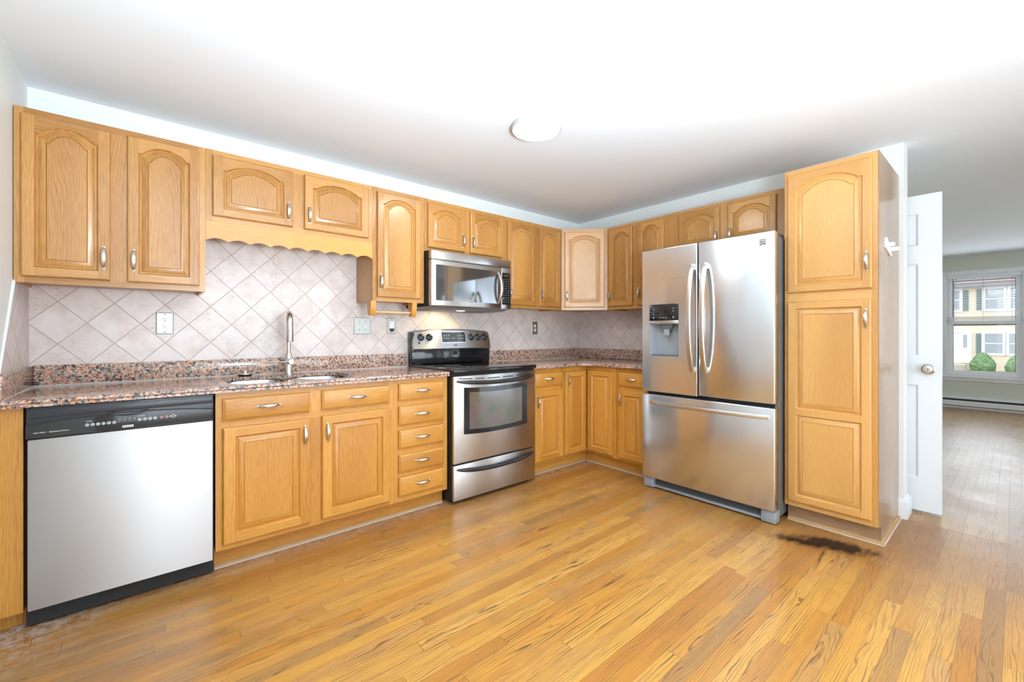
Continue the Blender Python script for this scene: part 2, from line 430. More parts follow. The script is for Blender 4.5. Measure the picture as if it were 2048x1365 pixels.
class MB:
    def __init__(s, mtx=None):
        s.bm = bmesh.new()
        s.g = s.bm.faces.layers.float_vector.new('grain')
        s.o = s.bm.faces.layers.float_vector.new('offs')
        s.M = mtx or Matrix.Identity(4)
        s.R = s.M.to_3x3()
    def off(s):
        return Vector((random.uniform(-30, 30), random.uniform(-30, 30), 0))
    def v(s, p):
        return s.bm.verts.new(s.M @ Vector(p))
    def f(s, vs, grain=(0, 0, 1), off=None, mi=0):
        try:
            fc = s.bm.faces.new(vs)
        except ValueError:
            return None
        fc[s.g] = s.R @ Vector(grain)
        fc[s.o] = off if off is not None else s.off()
        fc.material_index = mi
        return fc
    def poly(s, pts, grain=(0, 0, 1), off=None, mi=0):
        return s.f([s.v(p) for p in pts], grain, off, mi)
    def box(s, x0, x1, y0, y1, z0, z1, grain=(0, 0, 1), mi=0, bev=0.0, seg=2, off=None):
        off = off if off is not None else s.off()
        c = [s.v((x, y, z)) for z in (z0, z1) for y in (y0, y1) for x in (x0, x1)]
        fs = []
        for q in ((0, 2, 3, 1), (4, 5, 7, 6), (0, 1, 5, 4), (2, 6, 7, 3), (0, 4, 6, 2), (1, 3, 7, 5)):
            fs.append(s.f([c[i] for i in q], grain, off, mi))
        if bev:
            es = list({e for f in fs for e in f.edges})
            bmesh.ops.bevel(s.bm, geom=es, offset=bev, segments=seg, affect='EDGES', profile=.5)
        return s
    def rings(s, rs, cap0=True, cap1=True, grain=(0, 0, 1), mi=0, off=None, closed=True, capmi=None):
        off = off if off is not None else s.off()
        vv = [[s.v(p) for p in r] for r in rs]
        n = len(vv[0])
        for a, b in zip(vv[:-1], vv[1:]):
            for i in range(n if closed else n - 1):
                j = (i + 1) % n
                s.f([a[i], a[j], b[j], b[i]], grain, off, mi)
        if cap0:
            s.f(list(reversed(vv[0])), grain, off, mi)
        if cap1:
            s.f(vv[-1], grain, off, mi if capmi is None else capmi)
        return s
    def tube(s, pts, rad, n=12, flat=None, mi=0, caps=True, sq=1.0):
        """sweep; rad = float or list of (ra, rb); flat gives the direction of rb"""
        P = [Vector(p) for p in pts]
        rs = []
        prev = None
        for i, p in enumerate(P):
            t = (P[min(i + 1, len(P) - 1)] - P[max(i - 1, 0)]).normalized()
            if flat is not None:
                a = Vector(flat)
                a = (a - a.dot(t) * t).normalized()
            elif prev is None:
                a = t.orthogonal().normalized()
            else:
                a = (prev - prev.dot(t) * t).normalized()
            prev = a
            b = t.cross(a)
            r = rad[i] if isinstance(rad, (list, tuple)) else rad
            ra, rb = r if isinstance(r, (list, tuple)) else (r, r)
            pw = lambda t_: math.copysign(abs(t_) ** sq, t_) if abs(t_) > 1e-6 else 0.0
            rs.append([p + b * (ra * pw(cos(2 * pi * k / n))) + a * (rb * pw(sin(2 * pi * k / n))) for k in range(n)])
        return s.rings(rs, caps, caps, mi=mi)
    def lathe(s, prof, c, axis='z', n=32, mi=0):
        rs = []
        for r, h in prof:
            ring = []
            for k in range(n):
                a = 2 * pi * k / n
                if axis == 'z':
                    ring.append((c[0] + r * cos(a), c[1] + r * sin(a), c[2] + h))
                elif axis == 'y':      # h runs towards -y (out of the wall)
                    ring.append((c[0] + r * cos(a), c[1] - h, c[2] + r * sin(a)))
                else:
                    ring.append((c[0] + h, c[1] + r * cos(a), c[2] + r * sin(a)))
            rs.append(ring)
        return s.rings(rs, mi=mi)
    def prism(s, pts, w0, w1, grain=(1, 0, 0), mi=0, bev=0.0):
        """pts in (u, z), extruded from w0 (front) to w1 (back)"""
        if not bev:
            return s.rings([[(u, w0, z) for u, z in pts], [(u, w1, z) for u, z in pts]], grain=grain, mi=mi)
        return s.rings([inset(pts, bev, w0), [(u, w0 + bev, z) for u, z in pts], [(u, w1, z) for u, z in pts]], grain=grain, mi=mi)
    def build(s, name, mats, parent=None, loc=None, smooth=35):
        bm = s.bm
        bmesh.ops.recalc_face_normals(bm, faces=bm.faces[:])
        uvl = bm.loops.layers.uv.new('UVMap')
        for fc in bm.faces:
            nrm = fc.normal
            g = Vector(fc[s.g])
            u = g - g.dot(nrm) * nrm
            if u.length < .05:
                u = nrm.orthogonal()
            u.normalize()
            v = nrm.cross(u)
            if v.dot(Vector((1.0, 1.31, 1.73))) < 0:
                v = -v
            o = fc[s.o]
            for l in fc.loops:
                l[uvl].uv = (l.vert.co.dot(u) + o[0], l.vert.co.dot(v) + o[1])
        me = bpy.data.meshes.new(name)
        bm.to_mesh(me)
        bm.free()
        me.attributes.remove(me.attributes['grain'])
        me.attributes.remove(me.attributes['offs'])
        for mm in (mats if isinstance(mats, (list, tuple)) else [mats]):
            me.materials.append(M[mm] if isinstance(mm, str) else mm)
        me.polygons.foreach_set('use_smooth', [True] * len(me.polygons))
        me.set_sharp_from_angle(angle=radians(smooth))
        o = bpy.data.objects.new(name, me)
        COL.objects.link(o)
        if parent is not None:
            o.parent = parent
            base = base_of(parent)
            me.transform(Matrix.Translation(-Vector(base.location)))
        elif loc is not None:
            me.transform(Matrix.Translation(-Vector(loc)))
            o.location = loc
        return o

def inset(pts, d, w):
    """inset a convex-ish (u,z) outline by d"""
    n = len(pts)
    area2 = sum(pts[i][0] * pts[(i + 1) % n][1] - pts[(i + 1) % n][0] * pts[i][1] for i in range(n))
    sgn = 1 if area2 > 0 else -1
    out = []
    for i in range(n):
        a, b, c = Vector(pts[i - 1]), Vector(pts[i]), Vector(pts[(i + 1) % n])
        t1, t2 = (b - a).normalized(), (c - b).normalized()
        n1, n2 = Vector((-t1.y, t1.x)) * sgn, Vector((-t2.y, t2.x)) * sgn
        k = (n1 + n2)
        k = k / max(k.length_squared / 2, .3)
        p = b + k * d
        out.append((p.x, w, p.y))
    return out

def rrect(u0, u1, z0, z1, r, n=6):
    pts = []
    for cx, cz, a0 in ((u1 - r, z0 + r, -90), (u1 - r, z1 - r, 0), (u0 + r, z1 - r, 90), (u0 + r, z0 + r, 180)):
        for k in range(n + 1):
            a = radians(a0 + 90 * k / n)
            pts.append((cx + r * cos(a), cz + r * sin(a)))
    return pts

def tag(o, label=None, cat=None, group=None, kind=None):
    if label: o['label'] = label
    if cat: o['category'] = cat
    if group: o['group'] = group
    if kind: o['kind'] = kind
    return o
def thing(name, label, cat, loc, group=None):
    o = bpy.data.objects.new(name, None)
    o.empty_display_size = .1
    COL.objects.link(o)
    o.location = loc
    return tag(o, label, cat, group)
def struct(name, mb, mat, parent=None):
    o = mb.build(name, mat, parent)
    if parent is None:
        o['kind'] = 'structure'
    return o
def base_of(p):
    while p.parent is not None:
        p = p.parent
    return p

def text(name, s, size, mtx, mat, parent, align='CENTER', depth=.0004, sx=1.0):
    """lettering: flat text lying in the local u-z plane of mtx, facing -w"""
    cu = bpy.data.curves.new(name, 'FONT')
    cu.body = s
    cu.size = size
    cu.align_x = align
    cu.align_y = 'CENTER'
    cu.extrude = depth
    cu.resolution_u = 2
    t = bpy.data.objects.new(name, cu)
    COL.objects.link(t)
    bpy.context.view_layer.update()
    me = bpy.data.meshes.new_from_object(t.evaluated_get(bpy.context.evaluated_depsgraph_get()))
    COL.objects.unlink(t)
    bpy.data.objects.remove(t)
    me.transform(Matrix.Translation(-Vector(base_of(parent).location)) @ mtx @ Matrix.Rotation(pi / 2, 4, 'X') @ Matrix.Diagonal((sx, 1, 1, 1)))
    me.materials.clear()
    me.materials.append(M[mat])
    o = bpy.data.objects.new(name, me)
    COL.objects.link(o)
    o.parent = parent
    return o

# ------------------------------------------------------------------ room shell
CE = 2.366
XW = -4.067            # left wall
def plane_box(x0, x1, y0, y1, z0, z1, name, mat):
    b = MB()
    b.box(x0, x1, y0, y1, z0, z1, (1, 0, 0))
    return struct(name, b, mat)
plane_box(XW - .15, 6.25, -6.15, .15, -.1, 0, 'floor', 'floor')
plane_box(XW - .15, 6.25, -6.15, .15, CE, CE + .1, 'ceiling', 'ceiling_paint')
plane_box(XW - .15, .14, 0, .15, 0, CE, 'wall_back', 'white_wall')
plane_box(XW - .15, XW, -5.15, 0, 0, CE, 'wall_left', 'white_wall')
plane_box(0, .14, -2.661, 0, 0, CE, 'wall_right', 'white_wall')
plane_box(0, .14, -6.0, -4.1, 0, CE, 'wall_divider', 'white_wall')
plane_box(.14, 6.07, -1.95, -1.80, 0, CE, 'wall_living', 'living_wall')
# wall behind the camera, around the glass door
b = MB()
for q in ((XW, -3.7, 0, CE), (-.7, 0, 0, CE), (-3.7, -.7, 2.13, CE)):
    b.box(q[0], q[1], -5.15, -5.0, q[2], q[3])
struct('wall_rear', b, 'white_wall')
# living-room side wall with its window
b = MB()
for q in ((.14, 1.35, 0, CE), (3.85, 6.07, 0, CE), (1.35, 3.85, 0, .55), (1.35, 3.85, 2.08, CE)):
    b.box(q[0], q[1], -6.15, -6.0, q[2], q[3])
struct('wall_side', b, 'living_wall')
# far wall of the living room with the window opening(s)
YA, YB, YC, YD = -2.405, -3.18, -3.30, -4.08
b = MB()
for q in ((-1.95, YA, 0, CE), (YB, YC, 0, CE), (YD, -6.0, 0, CE), (YA, YB, 0, .50), (YA, YB, 2.075, CE), (YC, YD, 0, .50), (YC, YD, 2.075, CE)):
    b.box(6.07, 6.22, q[1], q[0], q[2], q[3])
struct('wall_far', b, 'living_wall')

# backsplash tile is part of the walls
b = MB()
b.prism([(XW + .004, 1.0), (-.001, 1.0), (-.001, 1.396), (-2.43, 1.396), (-2.43, 1.785), (-3.42, 1.785), (-3.42, 1.40), (XW + .004, 1.40)], -.006, -.0005)
struct('trim_1', b, 'tile_back')
b = MB(RIGHT); b.box(.006, 1.35, -.006, -.0005, 1.0, 1.40); struct('trim_2', b, 'tile_right')
b = MB()
b.rings([[(XW + .0005, y, z) for y, z in ((-.006, 1.0), (-.006, 1.40), (-.300, 1.40), (-.625, .90), (-.625, .90 + .1))][0:3] + [(XW + .0005, -.545, 1.0)],
         [(XW + .006, y, z) for y, z in ((-.006, 1.0), (-.006, 1.40), (-.300, 1.40), (-.545, 1.0))]])
struct('trim_3', b, 'tile_left')
b = MB()
b.tube([(XW + .003, -.300, 1.392), (XW + .003, -.547, 1.0)], (.006, .004), 8)
struct('trim_4', b, 'white_trim')

# baseboards
b = MB(); b.box(XW, XW + .016, -5.0, -.64, 0, .105, (0, 1, 0), bev=.004); struct('baseboard_left', b, 'white_trim')
b = MB()
pr = [(0, 0), (.018, 0), (.018, .095), (.008, .115), (0, .125)]
def sweep_base(b, corners):
    # corners: list of ((x,y), outward normal) mitred
    rs = [[(x + nx * d, y + ny * d, z) for d, z in pr] for (x, y), (nx, ny) in corners]
    b.rings(rs)
sweep_base(b, [((-.001, -2.635), (-1, 0)), ((-.001, -2.662), (-1, -1)), ((.141, -2.662), (1, -1)), ((.141, -1.96), (1, 0))])
struct('baseboard_right', b, 'white_trim')
b = MB(); b.box(.15, 6.07, -1.966, -1.95, 0, .11, (1, 0, 0), bev=.003); struct('baseboard_living', b, 'white_trim')

# shoe moulding along the toe kicks
def shoe(name, mtx, u0, u1, w):
    b = MB(mtx)
    b.rings([[(u, w - d, z) for d, z in ((0, 0), (.014, 0), (.013, .008), (.008, .014), (0, .018))] for u in (u0, u1)], grain=(1, 0, 0))
    return struct(name, b, 'oak_raw')
shoe('trim_5', BACK, -3.372, -2.075, -.545)
shoe('trim_6', BACK, -1.285, -.561, -.545)
shoe('trim_7', RIGHT, .561, 1.24, -.545)
shoe('trim_8', RIGHT, 2.188, 2.652, -.545)
b = MB()
b.rings([[(x, -2.636 - d, z) for d, z in ((0, 0), (.014, 0), (.013, .008), (.008, .014), (0, .018))] for x in (-.555, -.02)], grain=(1, 0, 0))
struct('trim_9', b, 'oak_raw')
# grey-white caulk lines left along the mouldings
def caulk(name, mtx, u0, u1, w):
    b = MB(mtx); b.box(u0, u1, w - .003, w + .003, 0, .0025); struct(name, b, 'caulk')
caulk('trim_10', BACK, -3.372, -2.08, -.5605); caulk('trim_11', BACK, -1.285, -.575, -.5605)
caulk('trim_12', RIGHT, .575, 1.24, -.5605); caulk('trim_13', RIGHT, 2.188, 2.652, -.5605)
caulk('trim_14', BACK, -.56, -.02, -2.6515)

# ------------------------------------------------------------------ cabinet hardware
def pull_mesh():
    b = MB()
    pts, rad = [], []
    for i in range(15):
        t = -1 + 2 * i / 14
        pts.append((0, -.026 * (1 - t * t) ** .8 + .002, .051 * t))
        k = 1 - abs(t) ** 2.2
        rad.append((.0035 + .0055 * k, .003 + .0015 * k))
    b.tube(pts, rad, 10, flat=(0, 1, 0))
    for s_ in (-1, 1):
        b.lathe([(.006, -.001), (.006, .003), (.004, .004)], (0, 0, .049 * s_), 'y', 12)
    o = b.build('handle', 'nickel')
    me = o.data
    bpy.data.objects.remove(o)
    return me
PULL = pull_mesh()
def pull(parent, mtx, u, w, z, horiz=False):
    o = bpy.data.objects.new('handle', PULL)
    COL.objects.link(o)
    o.parent = parent
    m = Matrix.Translation(-Vector(base_of(parent).location)) @ mtx @ Matrix.Translation((u, w, z))
    if horiz:
        m = m @ Matrix.Rotation(pi / 2, 4, 'Y')
    o.matrix_local = m
    return o

def front_panel(b, fw, U0, U1, Z0, Z1, sl, sr, rb, rt, panels, th=.020):
    """framed raised-panel door; panels = list of (z0, z1, rise) from bottom to top; z1 is the top of the opening at its crest"""
    e = .006
    H, V = (1, 0, 0), (0, 0, 1)
    ou = [(U0, Z0), (U1, Z0), (U1, Z1), (U0, Z1)]
    inn = [(U0 + e, Z0 + e), (U1 - e, Z0 + e), (U1 - e, Z1 - e), (U0 + e, Z1 - e)]
    b.rings([[(u, fw + th, z) for u, z in ou], [(u, fw + .007, z) for u, z in ou], [(u, fw + .002, z) for u, z in inset_pairs(ou, .002)], [(u, fw, z) for u, z in inn]], cap1=False)
    a, c = U0 + sl, U1 - sr
    b.poly([(U0 + e, fw, Z0 + e), (a, fw, Z0 + e), (a, fw, Z1 - e), (U0 + e, fw, Z1 - e)], V)
    b.poly([(c, fw, Z0 + e), (U1 - e, fw, Z0 + e), (U1 - e, fw, Z1 - e), (c, fw, Z1 - e)], V)
    zlow = Z0 + e
    NA = 16
    for pi_, (z0, z1, rise) in enumerate(panels):
        b.poly([(a, fw, zlow), (c, fw, zlow), (c, fw, z0), (a, fw, z0)], H)
        half, mid = (c - a) / 2, (a + c) / 2
        def shp(s):
            t = abs(s) / .88
            return 0.0 if t >= 1 else math.sqrt(1 - .55 * t * t) - math.sqrt(1 - .55)
        mx = 1 - math.sqrt(1 - .55)
        S = [1, .88 + 1e-4] + [.88 * (1 - 2 * k / NA) for k in range(1, NA)] + [-.88 - 1e-4, -1] if rise else [1, -1]
        def cont(i, d):
            L = [(mid - (half - i), z0 + i), (mid + (half - i), z0 + i)]
            for s in S:
                L.append((mid + (half - i) * s, z1 - rise - i + (rise * shp(s) / mx if rise else 0)))
            return [(u, fw + d, z) for u, z in L]
        # rail above this opening
        ztop = Z1 - e if pi_ == len(panels) - 1 else panels[pi_ + 1][0] - .0
        top = cont(0, 0)[2:]
        if pi_ == len(panels) - 1:
            off = b.off()
            for p, q in zip(top[:-1], top[1:]):
                b.poly([q, p, (p[0], fw, ztop), (q[0], fw, ztop)], H, off)
        zlow = z1
        bw = min(.036, half * .42)
        og = b.off()
        b.rings([cont(0, 0), cont(.003, .0050), cont(.007, .0105), cont(.011, .0105), cont(bw * .6, .0040), cont(bw, .0008), cont(bw + .0015, .0042), cont(bw + .003, .0015)], cap0=False, grain=V, off=og)
    return b

def inset_pairs(pts, d):
    return [(p[0], p[2]) for p in inset(pts, d, 0)]

def door(parent, mtx, fw, U0, U1, Z0, Z1, mat, arch=.042, hand=None, stile=.040, rail=.041, crest=.033, panels=None):
    b = MB(mtx)
    st = min(stile, (U1 - U0) * .19)
    if panels is None:
        panels = [(Z0 + rail, Z1 - crest, arch)]
    front_panel(b, fw, U0, U1, Z0, Z1, st, st, rail, crest, panels)
    o = b.build('door', mat, parent, smooth=25)
    if hand:
        side, zc = hand
        u = U0 + st * .55 if side == 'l' else U1 - st * .55
        pull(o, mtx, u, fw, zc)
    return o
def drawer(parent, mtx, fw, U0, U1, Z0, Z1, mat, handle=True):
    b = MB(mtx)
    ou = [(U0, Z0), (U1, Z0), (U1, Z1), (U0, Z1)]
    b.rings([[(u, fw + .020, z) for u, z in ou], [(u, fw + .009, z) for u, z in ou], [(u, fw + .005, z) for u, z in inset_pairs(ou, .002)],
             [(u, fw + .0045, z) for u, z in inset_pairs(ou, .005)], [(u, fw + .001, z) for u, z in inset_pairs(ou, .009)], [(u, fw, z) for u, z in inset_pairs(ou, .012)]], grain=(1, 0, 0))
    o = b.build('drawer', mat, parent, smooth=25)
    if handle:
        pull(o, mtx, (U0 + U1) / 2, fw, (Z0 + Z1) / 2 + .005, True)
    return o

def carcass(parent, mtx, u0, u1, z0, z1, dep, mat, stl=.03, str_=.03, top=.03, bot=.03, mids=(), lip=.012, wback=-.0075, toe=False, toe_w=-.545, hollow=False):
    """face frame of stiles and rails in front of a box"""
    H, V = (1, 0, 0), (0, 0, 1)
    b = MB(mtx)
    f0, f1 = -dep, -dep + .019
    b.box(u0, u0 + stl, f0, f1, z0, z1, V)
    b.box(u1 - str_, u1, f0, f1, z0, z1, V)
    zz = [(z0, z0 + bot, H)]
    last = z0 + bot
    for a, c in mids:
        zz += [(last, a, V), (a, c, H)]
        last = c
    zz += [(last, z1 - top, V), (z1 - top, z1, H)]
    for a, c, g in zz:
        b.box(u0 + stl, u1 - str_, f0, f1, a, c, g)
    if hollow:
        b.box(u0 + .001, u0 + .017, f1, wback, z0 + lip, z1 - .001, V); b.box(u1 - .017, u1 - .001, f1, wback, z0 + lip, z1 - .001, V)
        b.box(u0 + .017, u1 - .017, f1, wback, z0 + lip, z0 + lip + .016, H); b.box(u0 + .017, u1 - .017, wback - .008, wback, z0 + lip + .016, z1 - .001, V)
    else:
        b.box(u0 + .001, u1 - .001, f1, wback, z0 + lip, z1 - .001, V)
    if lip:
        b.box(u0 + .001, u0 + .014, f1, wback, z0, z0 + lip, V)
        b.box(u1 - .014, u1 - .001, f1, wback, z0, z0 + lip, V)
    if toe:
        b.box(u0 + .0, u1 - .0, toe_w, wback, 0.001, z0 + .02, H)
    return b.build('body', mat, parent)

WD, BD = .305, .61
WF, BF = -.325, -.63
GW, GB = 'oak wall cabinets', 'oak base cabinets'

# ------------------------------------------------------------------ wall cabinets, back wall
t = thing('wall_cabinet', 'wide oak wall cabinet in the left corner above the dishwasher, two tall arched doors', 'cabinet', (-3.725, -.15, 1.387), GW)
carcass(t, BACK, -4.064, -3.386, 1.387, 2.156, WD, 'oak_wall', top=.034)
door(t, BACK, WF, -4.042, -3.758, 1.415, 2.125, 'oak_wall', hand=('r', 1.521))
door(t, BACK, WF, -3.696, -3.413, 1.415, 2.127, 'oak_wall', hand=('l', 1.521))

t = thing('wall_cabinet', 'short oak wall cabinet over the sink with two wide doors and a scalloped valance', 'cabinet', (-2.925, -.15, 1.665), GW)
carcass(t, BACK, -3.385, -2.466, 1.772, 2.157, WD, 'oak_wall')
door(t, BACK, WF, -3.355, -2.960, 1.799, 2.127, 'oak_wall', hand=('r', 1.888), arch=.040, stile=.048)
door(t, BACK, WF, -2.896, -2.497, 1.799, 2.130, 'oak_wall', hand=('l', 1.888), arch=.040, stile=.048)
b = MB()
pts = [(-2.466, 1.7715), (-3.385, 1.7715)]
N = 9
for k in range(N):
    u0, u1 = -3.385 + .919 * k / N, -3.385 + .919 * (k + 1) / N
    for j in range(9 if k == N - 1 else 8):
        s = j / 8
        pts.append((u0 + (u1 - u0) * s, 1.665 + .017 * (1 - (2 * s - 1) ** 2)))
b.prism(pts, -.3055, -.287, grain=(1, 0, 0))
b.build('valance', 'oak_base', t)

t = thing('wall_cabinet', 'narrow single door oak wall cabinet left of the microwave, with a dowel rack below', 'cabinet', (-2.271, -.15, 1.384), GW)
carcass(t, BACK, -2.465, -2.078, 1.384, 2.158, WD, 'oak_wall')
door(t, BACK, WF, -2.437, -2.112, 1.412, 2.128, 'oak_wall', hand=('l', 1.515))

t = thing('wall_cabinet', 'short oak wall cabinet with two small doors directly above the microwave', 'cabinet', (-1.70, -.15, 1.772), GW)
carcass(t, BACK, -2.077, -1.320, 1.772, 2.157, WD, 'oak_wall')
door(t, BACK, WF, -2.052, -1.726, 1.800, 2.128, 'oak_wall', hand=('r', 1.885))
door(t, BACK, WF, -1.674, -1.342, 1.800, 2.128, 'oak_wall', hand=('l', 1.885))

t = thing('wall_cabinet', 'oak wall cabinet between the microwave and the pale corner cabinet, two tall doors', 'cabinet', (-.97, -.15, 1.385), GW)
carcass(t, BACK, -1.319, -.612, 1.385, 2.156, WD, 'oak_wall', str_=.04)
door(t, BACK, WF, -1.291, -.957, 1.413, 2.124, 'oak_wall', hand=('l', 1.515))
door(t, BACK, WF, -.916, -.646, 1.411, 2.122, 'oak_wall', hand=('l', 1.515))

t = thing('wall_cabinet', 'pale oak diagonal wall cabinet across the room corner with a single arched door', 'cabinet', (-.25, -.25, 1.385), GW)
D = DIAG()
b = MB(D)
L = .305 * 2 ** .5
for q in ((0, .034, 1.385, 2.157, (0, 0, 1)), (L - .034, L, 1.385, 2.157, (0, 0, 1)), (.034, L - .034, 1.385, 1.425, (1, 0, 0)), (.034, L - .034, 2.11, 2.157, (1, 0, 0)), (.034, L - .034, 1.425, 2.11, (0, 0, 1))):
    b.box(q[0], q[1], -.001, .018, q[2], q[3], q[4])
b.M = Matrix.Identity(4); b.R = b.M.to_3x3()
out = [(-.609, -.290), (-.609, -.003), (-.003, -.003), (-.003, -.609), (-.290, -.609)]
b.rings([[(x, y, 1.398) for x, y in out], [(x, y, 2.156) for x, y in out]])
b.build('body', 'oak_pale', t)
door(t, D, -.021, .030, L - .030, 1.412, 2.126, 'oak_pale', hand=('l', 1.518), arch=.038)

# ------------------------------------------------------------------ wall cabinets, right wall
t = thing('wall_cabinet', 'oak wall cabinet left of the fridge beside the pale corner cabinet, two narrow doors', 'cabinet', (-.15, -.92, 1.385), GW)
carcass(t, RIGHT, .612, 1.232, 1.385, 2.157, WD, 'oak_wall')
door(t, RIGHT, WF, .636, .892, 1.416, 2.130, 'oak_wall', hand=('l', 1.515))
door(t, RIGHT, WF, .943, 1.200, 1.413, 2.136, 'oak_wall', hand=('l', 1.515))
t = thing('wall_cabinet', 'short oak wall cabinet above the fridge, two arched doors, handles side by side', 'cabinet', (-.15, -1.7, 1.80), GW)
carcass(t, RIGHT, 1.233, 2.180, 1.80, 2.160, WD, 'oak_wall', stl=.10, str_=.13)
door(t, RIGHT, WF, 1.333, 1.661, 1.825, 2.132, 'oak_wall', hand=('r', 1.90))
door(t, RIGHT, WF, 1.722, 2.046, 1.825, 2.130, 'oak_wall', hand=('l', 1.90))

# ------------------------------------------------------------------ base cabinets
ZC = .874
t = thing('base_cabinet', 'oak base cabinet under the sink, two drawer fronts above two square doors', 'cabinet', (-2.915, -.3, 0), GB)
carcass(t, BACK, -3.372, -2.458, .104, ZC, BD, 'oak_base', mids=((.700, .735),), lip=0, toe=True, hollow=True)
drawer(t, BACK, BF, -3.344, -2.947, .733, .843, 'oak_base')
drawer(t, BACK, BF, -2.885, -2.488, .735, .845, 'oak_base')
door(t, BACK, BF, -3.344, -2.945, .131, .700, 'oak_base', arch=0, crest=.044, rail=.044, stile=.052, hand=('r', .613))
door(t, BACK, BF, -2.885, -2.480, .131, .703, 'oak_base', arch=0, crest=.044, rail=.044, stile=.052, hand=('l', .613))
t = thing('base_cabinet', 'oak drawer base with a stack of five drawers left of the range', 'cabinet', (-2.263, -.3, 0), GB)
carcass(t, BACK, -2.457, -2.070, .104, ZC, BD, 'oak_base', lip=0, toe=True)
for z0, z1 in ((.738, .848), (.583, .706), (.436, .556), (.288, .402), (.138, .261)):
    drawer(t, BACK, BF, -2.427, -2.102, z0, z1, 'oak_base')
t = thing('base_cabinet', 'oak base cabinet right of the range with one drawer above one door', 'cabinet', (-1.1, -.3, 0), GB)
carcass(t, BACK, -1.289, -.921, .104, ZC, BD, 'oak_base', mids=((.690, .735),), lip=0, toe=True)
drawer(t, BACK, BF, -1.262, -.938, .730, .842, 'oak_base')
door(t, BACK, BF, -1.262, -.936, .124, .693, 'oak_base', arch=0, crest=.044, rail=.044, stile=.050, hand=('l', .610))

t = thing('corner_base_cabinet', 'oak corner base cabinet with two tall doors meeting in the inside corner', 'cabinet', (-.5, -.5, 0), GB)
b = MB()
H, V = (1, 0, 0), (0, 0, 1)
b.box(-.920, -.898, -.61, -.591, .104, ZC, V); b.box(-.898, -.591, -.61, -.591, .838, ZC, H); b.box(-.898, -.591, -.61, -.591, .104, .128, H)
b.box(-.899, -.592, -.606, -.592, .128, .838, V)
b.M = RIGHT; b.R = RIGHT.to_3x3()
b.box(.898, .925, -.61, -.591, .104, ZC, V); b.box(.6105, .898, -.61, -.591, .838, ZC, H); b.box(.6105, .898, -.61, -.591, .104, .128, H)
b.box(.6105, .899, -.606, -.592, .128, .838, V)
b.M = Matrix.Identity(4); b.R = b.M.to_3x3()
for z0, z1, o_ in ((.104, ZC, .592), (.001, .13, .545)):
    out = [(-.919, -o_), (-o_, -o_), (-o_, -.924), (-.003, -.924), (-.003, -.003), (-.919, -.003)]
    b.rings([[(x, y, z0) for x, y in out], [(x, y, z1) for x, y in out]], grain=(1, 0, 0))
b.build('body', 'oak_base', t)
door(t, BACK, BF, -.901, -.634, .122, .833, 'oak_base', arch=0, crest=.044, rail=.044, stile=.048, hand=('l', .760))
door(t, RIGHT, BF, .634, .908, .124, .836, 'oak_base', arch=0, crest=.044, rail=.044, stile=.048)

t = thing('base_cabinet', 'oak base cabinet just left of the fridge with one drawer above one door', 'cabinet', (-.3, -1.09, 0), GB)
carcass(t, RIGHT, .926, 1.245, .104, ZC, BD, 'oak_base', mids=((.688, .730),), lip=0, toe=True, stl=.035)
drawer(t, RIGHT, BF, .963, 1.215, .725, .840, 'oak_base')
door(t, RIGHT, BF, .963, 1.215, .127, .694, 'oak_base', arch=0, crest=.044, rail=.044, stile=.048, hand=('l', .610))

b = MB()
b.box(-4.062, -3.991, -.612, -.02, .075, .878, (0, 0, 1))
b.box(-4.062, -3.991, -.545, -.02, .001, .08, (0, 0, 1))
tag(b.build('filler_panel', 'oak_base', loc=(-4.026, -.3, .001)), 'narrow honey oak filler panel between the left wall and the dishwasher', 'panel')

# ------------------------------------------------------------------ pantry
t = thing('pantry_cabinet', 'tall oak pantry cabinet right of the fridge, arched upper door above a long door', 'cabinet', (-.3, -2.41, 0))
carcass(t, RIGHT, 2.186, 2.633, .105, 2.161, .602, 'oak_pantry', mids=((1.352, 1.414),), lip=0, stl=.022, str_=.026)
b = MB(RIGHT)
b.box(2.186, 2.632, -.545, -.530, .001, .106, (1, 0, 0))
b.build('toe_kick', 'oak_side', t)
b = MB(RIGHT)
side = [(-.5995, .106), (-.545, .106), (-.545, .001), (-.003, .001), (-.003, 2.1605), (-.5995, 2.1605)]
b.rings([[(2.6335, w, z) for w, z in side], [(2.6375, w, z) for w, z in side]], grain=(0, 0, 1))
tag(b.build('side_panel', 'oak_side', t), 'greyish brown wood grain side panel')
door(t, RIGHT, -.622, 2.206, 2.610, 1.412, 2.130, 'oak_pantry', arch=.052, crest=.040, hand=('r', 1.560))
door(t, RIGHT, -.622, 2.206, 2.608, .138, 1.354, 'oak_pantry', hand=('r', 1.245), panels=[(.178, .668, 0), (.704, 1.314, 0)], stile=.042)

# white bracket on the pantry side
t = thing('wall_bracket', 'small white plastic bracket with two prongs on the pantry side panel', 'bracket', (-.34, -2.638, 1.66))
b = MB(); pl = [(-.455, 1.705), (-.40, 1.712), (-.255, 1.625), (-.30, 1.618), (-.455, 1.650)]
b.rings([[(x, -2.638, z) for x, z in pl], [(x, -2.643, z) for x, z in pl]])
b.build('plate', 'white_plastic', t)
for i, (x, z, L_) in enumerate(((-.375, 1.675, .026), (-.315, 1.655, .036))):
    b = MB(); b.box(x - .008, x + .012, -2.643 - L_, -2.643, z - .011, z + .011, bev=.002)
    b.box(x - .006, x + .010, -2.645 - L_, -2.643 - L_, z - .007, z + .007)
    b.build('prong', 'white_plastic', t)

